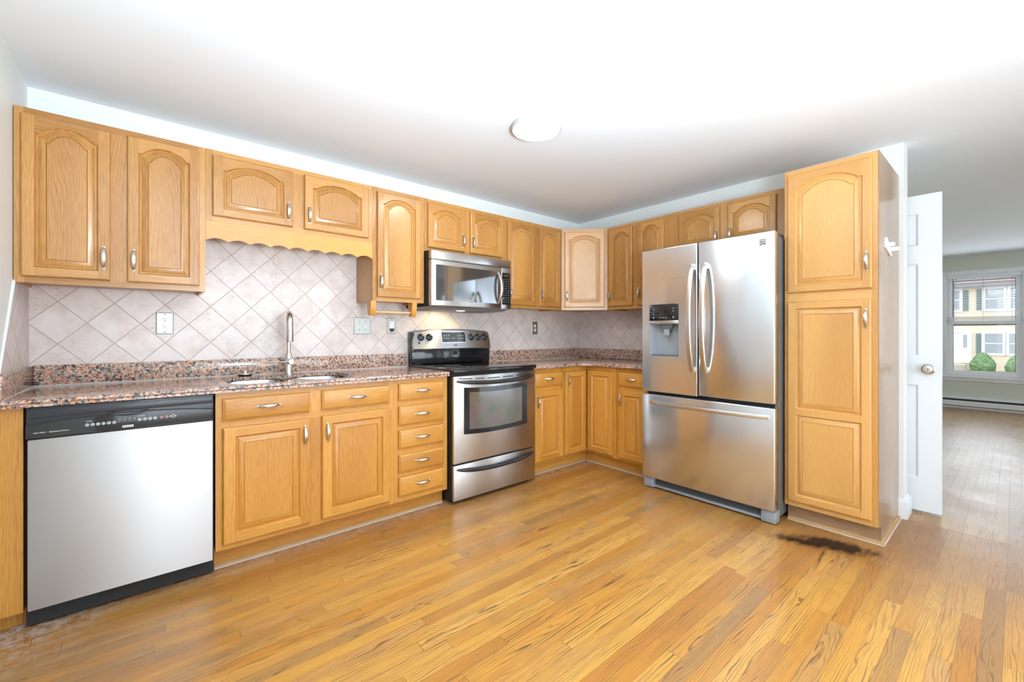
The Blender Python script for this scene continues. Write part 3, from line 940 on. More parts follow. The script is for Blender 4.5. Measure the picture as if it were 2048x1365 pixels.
# ------------------------------------------------------------------ counters
def slab_edge(b, out, z0, z1, r=.010):
    n = 4
    rs = [[(x, y, z0) for x, y in out]]
    rs = [[(p[0], p[2], z0) for p in inset(out, r * .6, 0)], [(x, y, z0 + r * .6) for x, y in out]]
    for k in range(n + 1):
        a = pi / 2 * k / n
        rs.append([(p[0], p[2], z1 - r + r * sin(a)) for p in inset(out, r * (1 - cos(a)), 0)])
    return rs
t = thing('countertop', 'long granite countertop with the sink cut into it, left of the range', 'countertop', (-3.07, -.3, .875))
bmx = MB()
outer = [(-4.064, -.648), (-2.072, -.648), (-2.072, -.003), (-4.064, -.003)]
rs = slab_edge(bmx, outer, .887, .906)
# hole outline: two joined bowls with a notch at the divider
def sink_outline():
    L = rrect(-3.305, -2.66, -.585, -.175, .10, 8)
    L2 = []
    def fine(p, q):
        return [(p[0] + (q[0] - p[0]) * k / 14, p[1] + (q[1] - p[1]) * k / 14) for k in range(14)]
    for i_ in range(len(L)):
        p, q = L[i_], L[(i_ + 1) % len(L)]
        L2 += fine(p, q) if math.hypot(q[0] - p[0], q[1] - p[1]) > .3 else [p]
    out_ = []
    for x, y in L2:
        k = math.exp(-((x + 2.984) / .05) ** 2)
        out_.append((x, y + k * (.13 if y < -.4 else -.07)))
    return out_
hole = sink_outline()
vv = [[bmx.v(p) for p in r] for r in rs]
for a, c in zip(vv[:-1], vv[1:]):
    for i in range(4):
        j = (i + 1) % 4
        bmx.f([a[i], a[j], c[j], c[i]], (1, 0, 0))
ht = [bmx.v((x, y, .906)) for x, y in hole]
hb = [bmx.v((x, y, .887)) for x, y in hole]
n = len(hole)
for i in range(n):
    bmx.f([ht[i], ht[(i + 1) % n], hb[(i + 1) % n], hb[i]])
for ring_o, ring_h in ((vv[-1], ht), (vv[0], hb)):
    es = []
    for R_ in (ring_o, ring_h):
        for i in range(len(R_)):
            e = bmx.bm.edges.get((R_[i], R_[(i + 1) % len(R_)])) or bmx.bm.edges.new((R_[i], R_[(i + 1) % len(R_)]))
            es.append(e)
    bmesh.ops.triangle_fill(bmx.bm, use_beauty=True, use_dissolve=False, edges=es)
bmx.box(-4.064, -2.072, -.644, -.606, .876, .8872, (1, 0, 0))
bmx.build('slab', 'granite', t)
b = MB(); b.box(-4.044, -2.072, -.022, -.0065, .9065, 1.006, bev=.002); b.build('backsplash', 'granite', t)
b = MB(); b.box(-4.064, -4.044, -.622, -.0065, .9065, 1.004, bev=.002); b.build('backsplash', 'granite', t)
b = MB(); b.box(-4.0435, -2.072, -.0245, -.022, .906, .9085); b.box(-4.044, -4.0415, -.62, -.022, .906, .9085)
tag(b.build('caulk_line', 'caulk', t), 'pale caulk bead along the wall strips')

t = thing('countertop', 'L shaped granite countertop in the corner between the range and the fridge', 'countertop', (-.5, -.5, .875))
b = MB()
out = [(-1.292, -.003), (-1.292, -.648)]
R_ = .10
cx, cy = -.648 - R_, -.648 - R_
out += [(cx, -.648)]
for k in range(1, 9):
    a = pi / 2 - pi / 2 * k / 8
    out.append((cx + R_ * cos(a), cy + R_ * sin(a)))
out += [(-.648, -1.262), (-.003, -1.262), (-.003, -.003)]
rs = slab_edge(b, out, .876, .906)
b.rings(rs)
b.build('slab', 'granite', t)
b = MB(); b.box(-1.292, -.0065, -.022, -.0065, .9065, 1.006, bev=.002); b.build('backsplash', 'granite', t)
b = MB(RIGHT); b.box(.0225, 1.262, -.022, -.0065, .9065, 1.005, bev=.002); b.build('backsplash', 'granite', t)
b = MB(); b.box(-1.292, -.023, -.0240, -.022, .906, .9080); b.build('caulk_line', 'caulk', t)

# ------------------------------------------------------------------ sink, faucet, stopper
t = thing('sink', 'stainless steel double bowl sink set under the granite counter', 'sink', (-2.98, -.38, .68))
def bowl(u0, u1, depth, name):
    b = MB()
    zt = .8865
    L0 = rrect(u0, u1, -.592, -.168, .09, 7)
    rs = []
    for d, z in ((-.012, zt), (0, zt), (.004, zt - .006), (.010, zt - depth + .03), (.018, zt - depth + .012), (.035, zt - depth)):
        rs.append([(p[0], p[2], z) for p in inset(L0, d, 0)])
    b.rings(rs, cap0=False, cap1=True)
    c = ((u0 + u1) / 2, -.38)
    o = b.build(name, 'steel_sink', t)
    b = MB(); b.lathe([(.045, 0), (.045, .004), (.036, .004), (.030, .001), (.001, .001)], (c[0], c[1], zt - depth + .0005), 'z', 24)
    b.build('drain', 'chrome', o)
bowl(-3.312, -3.000, .19, 'bowl')
bowl(-2.968, -2.650, .17, 'bowl')

t = thing('faucet', 'brushed nickel gooseneck pull-down faucet standing behind the sink', 'faucet', (-2.936, -.112, .9065))
b = MB()
b.lathe([(.027, 0), (.027, .004), (.022, .006), (.0205, .010), (.0205, .125), (.019, .128), (.012, .130), (.012, .131)], (-2.936, -.112, .9065), 'z', 28)
b.build('base', 'nickel', t)
b = MB()
dx, dy = -.028 / .150, -.150 / .150
ln = math.hypot(dx, dy); dx, dy = dx / ln, dy / ln
Rg = .076
pts = [(-2.936, -.112, 1.030), (-2.936, -.112, 1.12), (-2.936, -.112, 1.205)]
for k in range(1, 17):
    a = pi - pi * k / 16
    pts.append((-2.936 + dx * (Rg + Rg * cos(a)), -.112 + dy * (Rg + Rg * cos(a)), 1.210 + Rg * sin(a)))
b.tube(pts, [.0115] * 3 + [.0115 + .0075 * min(1, k / 9) for k in range(1, 17)], 18)
b.build('neck', 'nickel', t)
hx, hy = -2.936 + dx * 2 * Rg, -.112 + dy * 2 * Rg
b = MB()
b.lathe([(.012, .001), (.0190, .0), (.0194, -.028), (.0194, -.030), (.0180, -.031), (.0180, -.033), (.0197, -.034), (.0205, -.097), (.019, -.102), (.008, -.102)], (hx, hy, 1.214), 'z', 24)
b.build('spray_head', 'nickel', t)
b = MB()
b.tube([(-2.936, -.132, .985), (-2.932, -.150, .985), (-2.931, -.157, .985)], [.0185, .0185, .016], 20)
b.tube([(-2.940, -.147, .984), (-3.035, -.152, .986)], [.0042, .0036], 10)
b.build('lever', 'nickel', t)
t = thing('sink_stopper', 'round steel sink strainer lying on the counter left of the faucet', 'stopper', (-3.172, -.095, .9065))
b = MB(); b.lathe([(.030, 0), (.036, .002), (.037, .008), (.033, .010)], (-3.172, -.095, .9065), 'z', 28); b.build('seal', 'black_plastic', t)
b = MB(); b.lathe([(.036, .0102), (.041, .011), (.040, .014), (.022, .018), (.015, .019), (.014, .027), (.016, .030), (.012, .033)], (-3.172, -.095, .9065), 'z', 28); b.build('cap', 'nickel', t)

# ------------------------------------------------------------------ dishwasher
t = thing('dishwasher', 'stainless steel dishwasher with a black control panel under the counter', 'dishwasher', (-3.685, -.33, 0))
b = MB(); b.box(-3.985, -3.378, -.60, -.03, .012, .8725); b.build('tub', 'black_matte', t)
b = MB(); b.box(-3.976, -3.385, -.642, -.601, .083, .748, (0, 0, 1), bev=.003); b.build('door_panel', 'steel_dish', t)
b = MB()
b.box(-3.981, -3.384, -.632, -.6005, .749, .8725, bev=.002)
b.box(-3.978, -3.387, -.640, -.632, .832, .864, bev=.003)
b.build('control_panel', 'charcoal', t)
cp = t.children[-1]
b = MB()
pts = [(-3.981, .752), (-3.384, .752), (-3.384, .806)]
for k in range(1, 24):
    s = k / 24
    u = -3.384 - .597 * s
    pts.append((u, .806 + .020 * (1 - (2 * s - 1) ** 2)))
pts.append((-3.981, .806))
b.prism(pts, -.646, -.632, bev=.004)
b.build('fascia', 'black_gloss', cp)
# pocket grip at the top of the fascia
b = MB()
pts = []
for k in range(13):
    s = -1 + 2 * k / 12
    pts.append((-3.683 + .066 * s, -.650, .828 - .010 * (1 - s * s)))
b.tube(pts, [(.003 + .004 * (1 - abs(-1 + 2 * k / 12) ** 2), .006) for k in range(13)], 10, flat=(0, 1, 0))
b.build('grip', 'charcoal', cp)
def disc_button(parent, u, w, z, r, mat='print_grey', mtx=None):
    b = MB(mtx) if mtx else MB()
    b.lathe([(r, 0), (r, .0010), (r * .85, .0014)], (u, w, z), 'y', 16)
    return b.build('button', mat, parent)
for k in range(6):
    disc_button(cp, -3.811 + .0163 * k, -.646, .7865, .0066)
for k in range(4):
    disc_button(cp, -3.648 + .0172 * k, -.646, .7885, .0072)
for k in range(2):
    disc_button(cp, -3.574 + .0185 * k, -.646, .7885, .0066, 'print_red')
b = MB()
for k in range(4):
    u = -3.712 + .0160 * k
    b.box(u - .003, u + .003, -.6466, -.646, .795, .799); b.box(u - .005, u + .005, -.6466, -.646, .787, .7885)
b.build('indicator_marks', 'print_grey', cp)
b = MB(); b.box(-3.704, -3.668, -.6475, -.646, .7605, .7695, bev=.0005); b.build('badge', 'print_white', cp)
text('lettering', 'Kenmore', .0085, Matrix.Translation((-3.686, -.6478, .765)), 'black_plastic', cp)
text('lettering', 'Ultra Wash  \u2022  QuietGuard Deluxe', .0068, Matrix.Translation((-3.960, -.6463, .7745)), 'print_white', cp, 'LEFT')
text('lettering', 'CYCLES', .0058, Matrix.Translation((-3.815, -.6463, .801)), 'print_white', cp, 'LEFT')
text('lettering', 'OPTIONS', .0058, Matrix.Translation((-3.655, -.6463, .8035)), 'print_white', cp, 'LEFT')
b = MB()
for s_ in (1, -1):
    pass
dm = [(-3.547, .7895), (-3.534, .7965), (-3.521, .7895), (-3.534, .7825)]
di = [(p[0], p[2]) for p in inset(dm, .0016, 0)]
b.rings([[(u, -.6464, z) for u, z in dm], [(u, -.6464, z) for u, z in di]], cap0=False, cap1=False)
b.rings([[(u, -.6460, z) for u, z in dm], [(u, -.6464, z) for u, z in dm]], cap0=False, cap1=False)
b.build('diamond_mark', 'print_white', cp)
b = MB(); b.box(-3.976, -3.379, -.581, -.56, .006, .0825); b.build('toe_panel', 'black_plastic', t)

# ------------------------------------------------------------------ range
RX0, RX1 = -2.058, -1.302
t = thing('range', 'freestanding stainless electric range with a black glass cooktop', 'range', (-1.68, -.35, 0))
b = MB()
b.box(RX0, RX1, -.645, -.03, .030, .890)
for x in (RX0 + .04, RX1 - .04):
    for y in (-.60, -.08):
        b.lathe([(.018, 0), (.018, .031)], (x, y, 0), 'z', 12)
b.build('body', 'black_matte', t)
b = MB()
b.box(RX0 + .002, RX1 - .002, -.672, -.646, .278, .872, (0, 0, 1), bev=.006)
b.build('oven_door', 'steel_range', t)
od = t.children[-1]
def smile(u0, u1, z0, z1, sag0, sag1, n=14, r=.012):
    pts = []
    for k in range(n + 1):
        s = k / n
        pts.append((u0 + (u1 - u0) * s, z0 - sag0 * (1 - (2 * s - 1) ** 2)))
    for k in range(n + 1):
        s = 1 - k / n
        pts.append((u0 + (u1 - u0) * s, z1 - sag1 * (1 - (2 * s - 1) ** 2)))
    return pts
b = MB(); b.prism(smile(-1.974, -1.392, .472, .792, .014, .010), -.6755, -.668, bev=.0015); b.build('window_frame', 'black_gloss', od)
b = MB(); b.prism(smile(-1.930, -1.447, .502, .758, .012, .009), -.6775, -.670, bev=.001); b.build('window_pane', 'oven_glass', od)
# vent slots over the handle
b = MB()
for a, c in ((-2.02, -1.905), (-1.878, -1.80), (-1.772, -1.66), (-1.632, -1.53), (-1.502, -1.44), (-1.425, -1.345)):
    def zv(u):
        s = (u - RX0) / (RX1 - RX0)
        return .858 - .014 * (1 - (2 * s - 1) ** 2)
    b.rings([[(u, -.6735, zv(u) - .003), (u, -.6735, zv(u) + .003), (u, -.6700, zv(u) + .003), (u, -.6700, zv(u) - .003)] for u in (a, c)])
b.build('vent_slots', 'black_matte', od)
def bow(name, parent, z0, sag, bulge, r, w0=-.672):
    b = MB()
    pts, rad = [], []
    for k in range(25):
        s = -1 + 2 * k / 24
        q = 1 - s * s
        ez = (1 - abs(s) ** 8)
        pts.append((-1.680 + .352 * s, w0 - .006 - bulge * min(1, q * 1.6) ** .7, z0 - sag * q))
        rad.append((r * (.45 + .55 * ez), .010 * (.5 + .5 * ez)))
    b.tube(pts, rad, 14, flat=(0, 1, 0))
    return b.build(name, 'black_plastic', parent)
bow('handle', od, .838, .020, .036, .0135)
b = MB(); b.box(RX0 + .002, RX1 - .002, -.672, -.646, .028, .268, (0, 0, 1), bev=.006)
b.build('drawer', 'steel_range', t)
dr = t.children[-1]
bow('handle', dr, .240, .030, .020, .014)
b = MB()
b.box(RX0 - .004, RX1 + .004, -.685, -.05, .8905, .921, bev=.010, seg=3)
b.build('cooktop', 'black_gloss', t)
ct = t.children[-1]
# backguard
b = MB()
b.box(RX0, RX1 - .005, -.088, -.012, .9215, 1.036, bev=.006)
b.box(RX0 - .002, RX0 + .018, -.085, -.012, .9, 1.175, bev=.004)
b.build('riser', 'black_gloss', t)
b = MB()
pts = [(RX0 + .003, 1.036), (RX1 - .005, 1.033)]
pts += [(RX1 - .003, 1.10), (RX1 - .010, 1.165), (RX1 - .030, 1.183)]
for k in range(1, 14):
    s = k / 14
    pts.append((RX1 - .03 - (RX1 - RX0 - .055) * s, 1.183 + .016 * (1 - (2 * s - 1) ** 2)))
pts += [(RX0 + .022, 1.184), (RX0 + .006, 1.168), (RX0 + .001, 1.10)]
sh = .10
b.rings([[(u, -.014, z) for u, z in pts], [(u, -.098 + (z - 1.036) * .18, z) for u, z in pts], [(p[0], -.104 + (p[2] - 1.036) * .18, p[2]) for p in inset(pts, .006, 0)]], grain=(0, 0, 1))
b.build('backguard', 'steel_range', t)
bgd = t.children[-1]
SL = Matrix.Translation((0, -.1040, 1.036)) @ Matrix.Rotation(-math.atan(.18), 4, 'X')   # tilted panel: local z along the slope
b = MB(SL); pts = rrect(-1.801, -1.562, .050, .146, .014, 4)
b.prism(pts, -.0008, .001); b.build('display_bezel', 'chrome', bgd)
b = MB(SL); b.box(-1.711, -1.664, -.0028, -.002, .104, .124); b.build('clock', 'green_lcd', bgd)
b = MB(SL)
b.prism(rrect(-1.795, -1.568, .056, .140, .010, 4), -.002, .001)
for k in range(3):
    for (u0, zz) in ((-1.775 + .023 * k, .110), (-1.775 + .023 * k, .086), (-1.638 + .023 * k, .110), (-1.638 + .023 * k, .086)):
        b.box(u0 - .006, u0 + .006, -.0026, -.002, zz - .0025, zz + .0025, mi=1)
        b.box(u0 - .003, u0 + .003, -.0026, -.002, zz + .008, zz + .0095, mi=1)
b.box(-1.700, -1.672, -.0026, -.002, .088, .092, mi=1); b.box(-1.636, -1.622, -.0026, -.002, .068, .0715, mi=1)
b.build('display_panel', ('black_gloss', 'print_grey'), bgd)
def knob(u, z):
    b = MB(SL)
    b.lathe([(.029, 0), (.029, .004), (.024, .007), (.022, .020), (.019, .022)], (u, -.0005, z), 'y', 28)
    o = b.build('knob', 'black_plastic', t)
    b = MB(SL); b.box(u - .005, u + .005, -.030, -.021, z - .021, z + .021, bev=.002); b.build('grip', 'black_gloss', o)
    b = MB(SL); b.box(u - .001, u + .001, -.0305, -.030, z + .005, z + .019); b.build('pointer', 'print_white', o)
    b = MB(SL)
    for a in range(-130, 131, 26):
        q = radians(a)
        b.box(u + .032 * sin(q) - .0012, u + .032 * sin(q) + .0012, -.0008, 0, z + .032 * cos(q) - .0012, z + .032 * cos(q) + .0012)
    b.box(u - .012, u + .012, -.0008, 0, z + .043, z + .0455)
    b.build('dial_print', 'black_matte', o)
for u in (-1.987, -1.913, -1.509, -1.437, -1.366):
    knob(u, .097)
b = MB(SL); b.lathe([(.0095, 0), (.0095, .003), (.007, .004)], (-2.006, -.0005, .052), 'y', 18); b.build('indicator_lens', 'black_gloss', bgd)
b = MB(SL); b.box(-1.688, -1.652, -.0007, 0, .026, .034); b.build('badge', 'black_matte', bgd)
text('lettering', 'Kenmore', .0085, SL @ Matrix.Translation((-1.670, -.0010, .030)), 'print_grey', bgd)

# ------------------------------------------------------------------ microwave
t = thing('microwave', 'over-the-range stainless microwave with a dark glass door above the range', 'microwave', (-1.70, -.2, 1.34))
MX0, MX1 = -2.073, -1.323
b = MB()
b.box(MX0 + .003, MX1 - .003, -.360, -.004, 1.362, 1.768)
b.build('body', 'black_matte', t)
b = MB()
lo = [(MX0 + .03, -.35), (MX1 - .05, -.35), (MX1 - .05, -.03), (MX0 + .03, -.03)]
b.rings([[(MX0 + .003, -.358, 1.3618), (MX1 - .003, -.358, 1.3618), (MX1 - .003, -.006, 1.3618), (MX0 + .003, -.006, 1.3618)], [(x, y, 1.342) for x, y in lo]])
b.build('underside', 'grey_paint', t)
us = t.children[-1]
b = MB(); b.box(-1.765, -1.715, -.30, -.25, 1.3395, 1.3425); b.build('lamp', 'bulb', us)
b = MB(); b.box(-2.02, -1.84, -.33, -.10, 1.3395, 1.3425); b.build('filter', 'dark_grey', us); b = MB(); b.box(-1.60, -1.42, -.33, -.10, 1.3395, 1.3425); b.build('filter', 'dark_grey', us)
def mface(name, u0, u1, z0, z1, mat, parent, curve=True, w=-.402, bev=.004):
    b = MB()
    b.box(u0, u1, w, -.361, z0, z1, (0, 0, 1), bev=bev, seg=3)
    return b.build(name, mat, parent)
mface('vent_panel', MX0, MX1, 1.701, 1.767, 'steel_range', t, bev=.008)
dd = mface('door', MX0, -1.427, 1.362, 1.699, 'steel_range', t, bev=.008)
cp = mface('control_panel', -1.4245, MX1, 1.362, 1.699, 'steel_range', t)
b = MB(); b.prism(rrect(-2.035, -1.466, 1.404, 1.664, .006, 3), -.4045, -.400); b.build('window', 'mw_glass', dd)
text('lettering', 'Kenmore', .0135, Matrix.Translation((-1.735, -.4052, 1.415)), 'print_white', dd)
b = MB()
pts, rad = [], []
for k in range(19):
    s = -1 + 2 * k / 18
    pts.append((-1.462 + .004 * (1 - s * s), -.404 - .045 * (1 - abs(s) ** 2.4), 1.530 + .126 * s))
    rad.append((.0125, .008))
b.tube(pts, rad, 12, flat=(0, 1, 0)); b.build('handle', 'nickel', dd)
b = MB(); b.box(-1.402, -1.356, -.4042, -.4035, 1.627, 1.646); b.build('clock', 'amber_lcd', cp)
b = MB(); b.prism(rrect(-1.420, -1.338, 1.398, 1.660, .003, 2), -.4035, -.400)
for r in range(11):
    for c in range(3):
        u, z = -1.402 + .0235 * c, 1.605 - .0185 * r
        hw = .0042 if (r + c) % 3 else .0028
        b.box(u - hw, u + hw, -.4040, -.4035, z - .0020, z + .0020, mi=1)
b.build('keypad', ('black_gloss', 'print_grey'), cp)
b = MB(); b.lathe([(.008, 0), (.008, .0006), (.0055, .0006), (.0055, 0)], (-1.405, -.4035, 1.452), 'y', 18); b.build('start_ring', 'print_grey', cp)

# lamp under the microwave
def spot(name, loc, energy, color, size, radius=.03):
    d = bpy.data.lights.new(name, 'SPOT'); d.energy = energy; d.color = color; d.spot_size = size; d.spot_blend = .6; d.shadow_soft_size = radius
    o = bpy.data.objects.new(name, d); COL.objects.link(o); o.location = loc
    o.rotation_euler = (radians(28), 0, radians(25))
    return o
spot('microwave_lamp', (-1.74, -.22, 1.335), 4.2, (1, .76, .42), radians(150))

# ------------------------------------------------------------------ towel rack
t = thing('paper_towel_holder', 'oak dowel towel holder hanging under the narrow cabinet by the range', 'towel holder', (-2.31, -.25, 1.28))
for u in (-2.492 + .030, -2.158):
    b = MB()
    rs = []
    pr_ = [(-.255, 1.3845), (-.185, 1.3845), (-.188, 1.34), (-.200, 1.295), (-.212, 1.283), (-.232, 1.283), (-.243, 1.295), (-.252, 1.34)]
    b.rings([[(u - .018, w - .06, z) for w, z in pr_], [(u + .018, w - .06, z) for w, z in pr_]], grain=(0, 0, 1))
    b.build('bracket', 'oak_base', t)
b = MB(); b.tube([(-2.449, -.282, 1.310), (-2.171, -.282, 1.310)], .0085, 14); b.build('dowel', 'oak_pale', t)

# ------------------------------------------------------------------ refrigerator
FU0, FU1, FS = 1.272, 2.180, 1.706
FX = -.754
t = thing('refrigerator', 'stainless french door refrigerator with water dispenser and bottom freezer drawer', 'refrigerator', (-.4, -1.726, 0))
b = MB(RIGHT)
b.box(FU0 + .006, FU1 - .006, -.690, -.03, .03, 1.762, bev=.004)
for u in (FU0 + .06, FU1 - .06):
    for w in (-.62, -.1):
        b.lathe([(.02, 0), (.02, .031)], (u, w, 0), 'z', 12)
b.build('body', 'grey_paint', t)
# right door
b = MB(RIGHT); b.box(FS + .004, FU1, FX, -.692, .735, 1.786, bev=.007, seg=3); b.build('door', 'steel_fridge', t)
rd = t.children[-1]
# left door with dispenser opening
DU0, DU1, DZ0, DZ1, DZM = 1.335, 1.568, .994, 1.377, 1.258
b = MB(RIGHT)
U0, U1, Z0, Z1 = FU0, FS - .004, .730, 1.786
r = .007
ou = [(U0, Z0), (U1, Z0), (U1, Z1), (U0, Z1)]
b.rings([[(u, -.692, z) for u, z in ou]] + [[(u, FX + r - r * sin(pi / 2 * k / 3), z) for u, z in inset_pairs(ou, r * (1 - cos(pi / 2 * k / 3)))] for k in range(4)], cap1=False)
i0 = inset_pairs(ou, r)
A, Bz, Cz = (i0[0][0], i0[1][0]), i0[0][1], i0[2][1]
us_, zs_ = [A[0], DU0, DU1, A[1]], [Bz, DZ0, DZ1, Cz]
grid = [[b.v((u, FX, z)) for u in us_] for z in zs_]
for j in range(3):
    for i in range(3):
        if i == 1 and j == 1:
            continue
        b.f([grid[j][i], grid[j][i + 1], grid[j + 1][i + 1], grid[j + 1][i]])
hole = [grid[1][1], grid[1][2], grid[2][2], grid[2][1]]
hb = [b.v((u, FX + .012, z)) for u, z in ((DU0, DZ0), (DU1, DZ0), (DU1, DZ1), (DU0, DZ1))]
for i in range(4):
    b.f([hole[i], hole[(i + 1) % 4], hb[(i + 1) % 4], hb[i]])
bmesh.ops.remove_doubles(b.bm, verts=b.bm.verts[:], dist=1e-5)
b.build('door', 'steel_fridge', t)
ld = t.children[-1]
# dispenser: niche, control panel, strip, paddle
b = MB(RIGHT)
o4 = [(DU0, DZ0), (DU1, DZ0), (DU1, DZM), (DU0, DZM)]
b.rings([[(u, FX + .004, z) for u, z in o4], [(u, FX + .0045, z) for u, z in inset_pairs(o4, .004)],
         [(u, FX + .055, z) for u, z in ((DU0 + .03, DZ0 + .006), (DU1 - .03, DZ0 + .006), (DU1 - .03, DZM - .004), (DU0 + .03, DZM - .004))]], cap0=False)
b.build('dispenser_niche', 'grey_plastic', ld)
b = MB(RIGHT); b.box(DU0 + .008, DU1 - .008, FX + .006, FX + .05, DZ0 + .003, DZ0 + .012, bev=.002); b.build('drip_tray', 'dark_grey', ld)
b = MB(RIGHT); b.box(DU0 + .001, DU1 - .001, FX - .002, FX + .011, DZM, DZ1 - .001, bev=.002); b.build('dispenser_panel', 'black_gloss', ld)
dp = [c for c in t.children if c.name.startswith('door')][-1]
b = MB(RIGHT); b.box(DU0 + .001, DU1 - .001, FX - .004, FX + .03, DZM - .027, DZM - .001, bev=.004); b.build('trim_strip', 'steel_range', ld)
b = MB(RIGHT)
b.rings([[(u, w, z) for u, w in ((1.468 - a, FX + .010), (1.468 + a, FX + .010), (1.468 + a, FX + .045), (1.468 - a, FX + .045))] for a, z in ((.046, DZM - .027), (.044, DZM - .045), (.028, DZM - .066), (.025, DZM - .088))])
b.build('nozzle', 'dark_grey', ld)
b = MB(RIGHT); b.box(1.446, 1.490, FX + .006, FX + .022, DZM - .112, DZM - .066, bev=.005); b.build('paddle', 'grey_plastic', ld)
b = MB(RIGHT)
for u, z, h in ((1.372, 1.340, .003), (1.372, 1.322, .0015), (1.372, 1.304, .0025), (1.372, 1.279, .006), (1.528, 1.345, .003), (1.528, 1.326, .003), (1.528, 1.280, .007)):
    b.box(u - .004, u + .004, FX - .0026, FX - .002, z - h, z + h)
for u in (1.424, 1.448, 1.472):
    b.box(u - .008, u + .008, FX - .0026, FX - .002, 1.2765, 1.2810)
b.build('panel_print', 'print_grey', ld)
# freezer drawer
b = MB(RIGHT); b.box(FU0, FU1, FX, -.692, .084, .710, bev=.007, seg=3); b.build('freezer_drawer', 'steel_fridge', t)
fd = t.children[-1]
def fridge_handle(parent, vert, fixed, a0, a1, bulge, lean=0):
    b = MB(RIGHT)
    pts = []
    N_ = 22
    for k in range(N_ + 1):
        s = -1 + 2 * k / N_
        q = (1 - s * s)
        out = FX - .010 - (.058 if vert else .050) * q ** .75
        c = fixed + bulge * q
        a = (a0 + a1) / 2 + (a1 - a0) / 2 * s
        pts.append((c, out, a) if vert else (a, out, c))
    b.tube(pts, [(.0165, .010)] * (N_ + 1) if vert else [(.013, .010)] * (N_ + 1), 20, flat=(0, 1, 0), sq=.45)
    for s_ in (a0 + .008, a1 - .008):
        if vert: b.box(fixed - .012, fixed + .012, FX - .016, FX + .001, s_ - .02, s_ + .02, bev=.003)
        else: b.box(s_ - .02, s_ + .02, FX - .016, FX + .001, fixed - .012, fixed + .012, bev=.003)
    return b.build('handle', 'nickel', parent)
fridge_handle(ld, True, 1.672, .905, 1.630, 0)
fridge_handle(rd, True, 1.762, .905, 1.630, 0)
fridge_handle(fd, False, .655, 1.352, 2.140, .0)
# hinge covers, centre gap gasket
b = MB(RIGHT); b.box(FU1 - .12, FU1 - .012, -.735, -.56, 1.7625, 1.784, bev=.004); b.build('hinge_cover', 'dark_grey', t)
b = MB(RIGHT); b.box(FU0 + .012, FU0 + .12, -.735, -.56, 1.7625, 1.784, bev=.004); b.build('hinge_cover', 'dark_grey', t)
b = MB(RIGHT); b.box(FS - .02, FS + .02, -.7, -.690, .72, 1.76); b.box(FU0 + .02, FU1 - .02, -.7, -.690, .70, .74); b.build('gasket', 'black_matte', t)
# toe grille
b = MB(RIGHT)
b.box(FU0 + .002, FU0 + .085, -.736, -.66, .006, .080, bev=.006); b.box(FU1 - .085, FU1 - .002, -.736, -.66, .006, .080, bev=.006)
b.box(FU0 + .08, FU1 - .08, -.722, -.66, .012, .028, bev=.003)
b.build('toe_grille', 'grey_plastic', t)
tg = t.children[-1]
b = MB(RIGHT)
b.box(FU0 + .09, FU1 - .09, -.705, -.66, .028, .078)
for z in (.040, .050, .060, .070):
    b.box(FU0 + .09, FU1 - .09, -.716, -.705, z - .003, z + .001)
b.build('louvers', 'dark_grey', tg)
# square badge with three wavy bars
b = MB(RIGHT); b.box(2.095, 2.133, FX - .0012, FX + .0005, 1.702, 1.742); b.build('badge', 'chrome', rd)
bd = rd.children[-1]
b = MB(RIGHT)
for z0, z1, z2, h0, h2 in ((1.737, 1.738, 1.739, .004, .003), (1.7235, 1.726, 1.7295, .006, .003), (1.7235, 1.7215, 1.7175, .003, .003), (1.707, 1.7125, 1.710, .007, .006)):
    rs = []
    for u, z, h in ((2.097, z0, h0), (2.114, z1, (h0 + h2) / 2.4), (2.131, z2, h2)):
        rs.append([(u, FX - .0018, z - h / 2), (u, FX - .0018, z + h / 2), (u, FX - .001, z + h / 2), (u, FX - .001, z - h / 2)])
    b.rings(rs)
b.build('badge_marks', 'dark_grey', rd)

# ------------------------------------------------------------------ outlets and switches
def plate(b, u0, u1, z0, z1, w):
    P_ = rrect(u0, u1, z0, z1, .005, 3)
    b.rings([[(u, w, z) for u, z in P_], [(u, w - .003, z) for u, z in P_], [(u, w - .0062, z) for u, z in inset_pairs(P_, .004)]])
TW = -.006
def screws(parent, pts, mat='dark_grey'):
    for u, z in pts:
        b = MB(); b.lathe([(.0035, 0), (.0035, .0008), (.002, .0012)], (u, TW - .0062, z), 'y', 12); b.build('screw', mat, parent)
def receptacle(parent, u, z0, z1, mat, rows, w=.0165):
    b = MB(); b.prism(rrect(u - w, u + w, z0, z1, .002, 2), TW - .0078, TW - .004); b.build('receptacle', mat, parent)
    rc = parent.children[-1] if parent.children else None
    rc = [c for c in parent.children if c.name.startswith('receptacle')][-1]
    b = MB()
    for z in rows:
        b.box(u - .0075, u - .005, TW - .0081, TW - .0078, z - .0005, z + .0075)
        b.box(u + .005, u + .0070, TW - .0081, TW - .0078, z + .0005, z + .0070)
        b.lathe([(.0025, 0), (.0025, .0004)], (u, TW - .0078, z - .0075), 'y', 10)
    b.build('slots', 'black_matte', rc)
t = thing('wall_outlet', 'white outlet in a grey metal plate on the tile above the dishwasher', 'outlet', (-3.548, TW, 1.22), 'outlets and switches')
b = MB(); plate(b, -3.586, -3.509, 1.159, 1.281, TW); b.build('plate', 'plate_grey', t)
receptacle(t, -3.548, 1.186, 1.254, 'white_plastic', (1.242, 1.202)); screws(t, ((-3.548, 1.271), (-3.548, 1.170)))
t = thing('light_switch', 'grey two toggle switch plate on the tile right of the faucet', 'switch', (-2.421, TW, 1.22), 'outlets and switches')
b = MB(); plate(b, -2.483, -2.359, 1.157, 1.281, TW); b.build('plate', 'plate_grey', t)
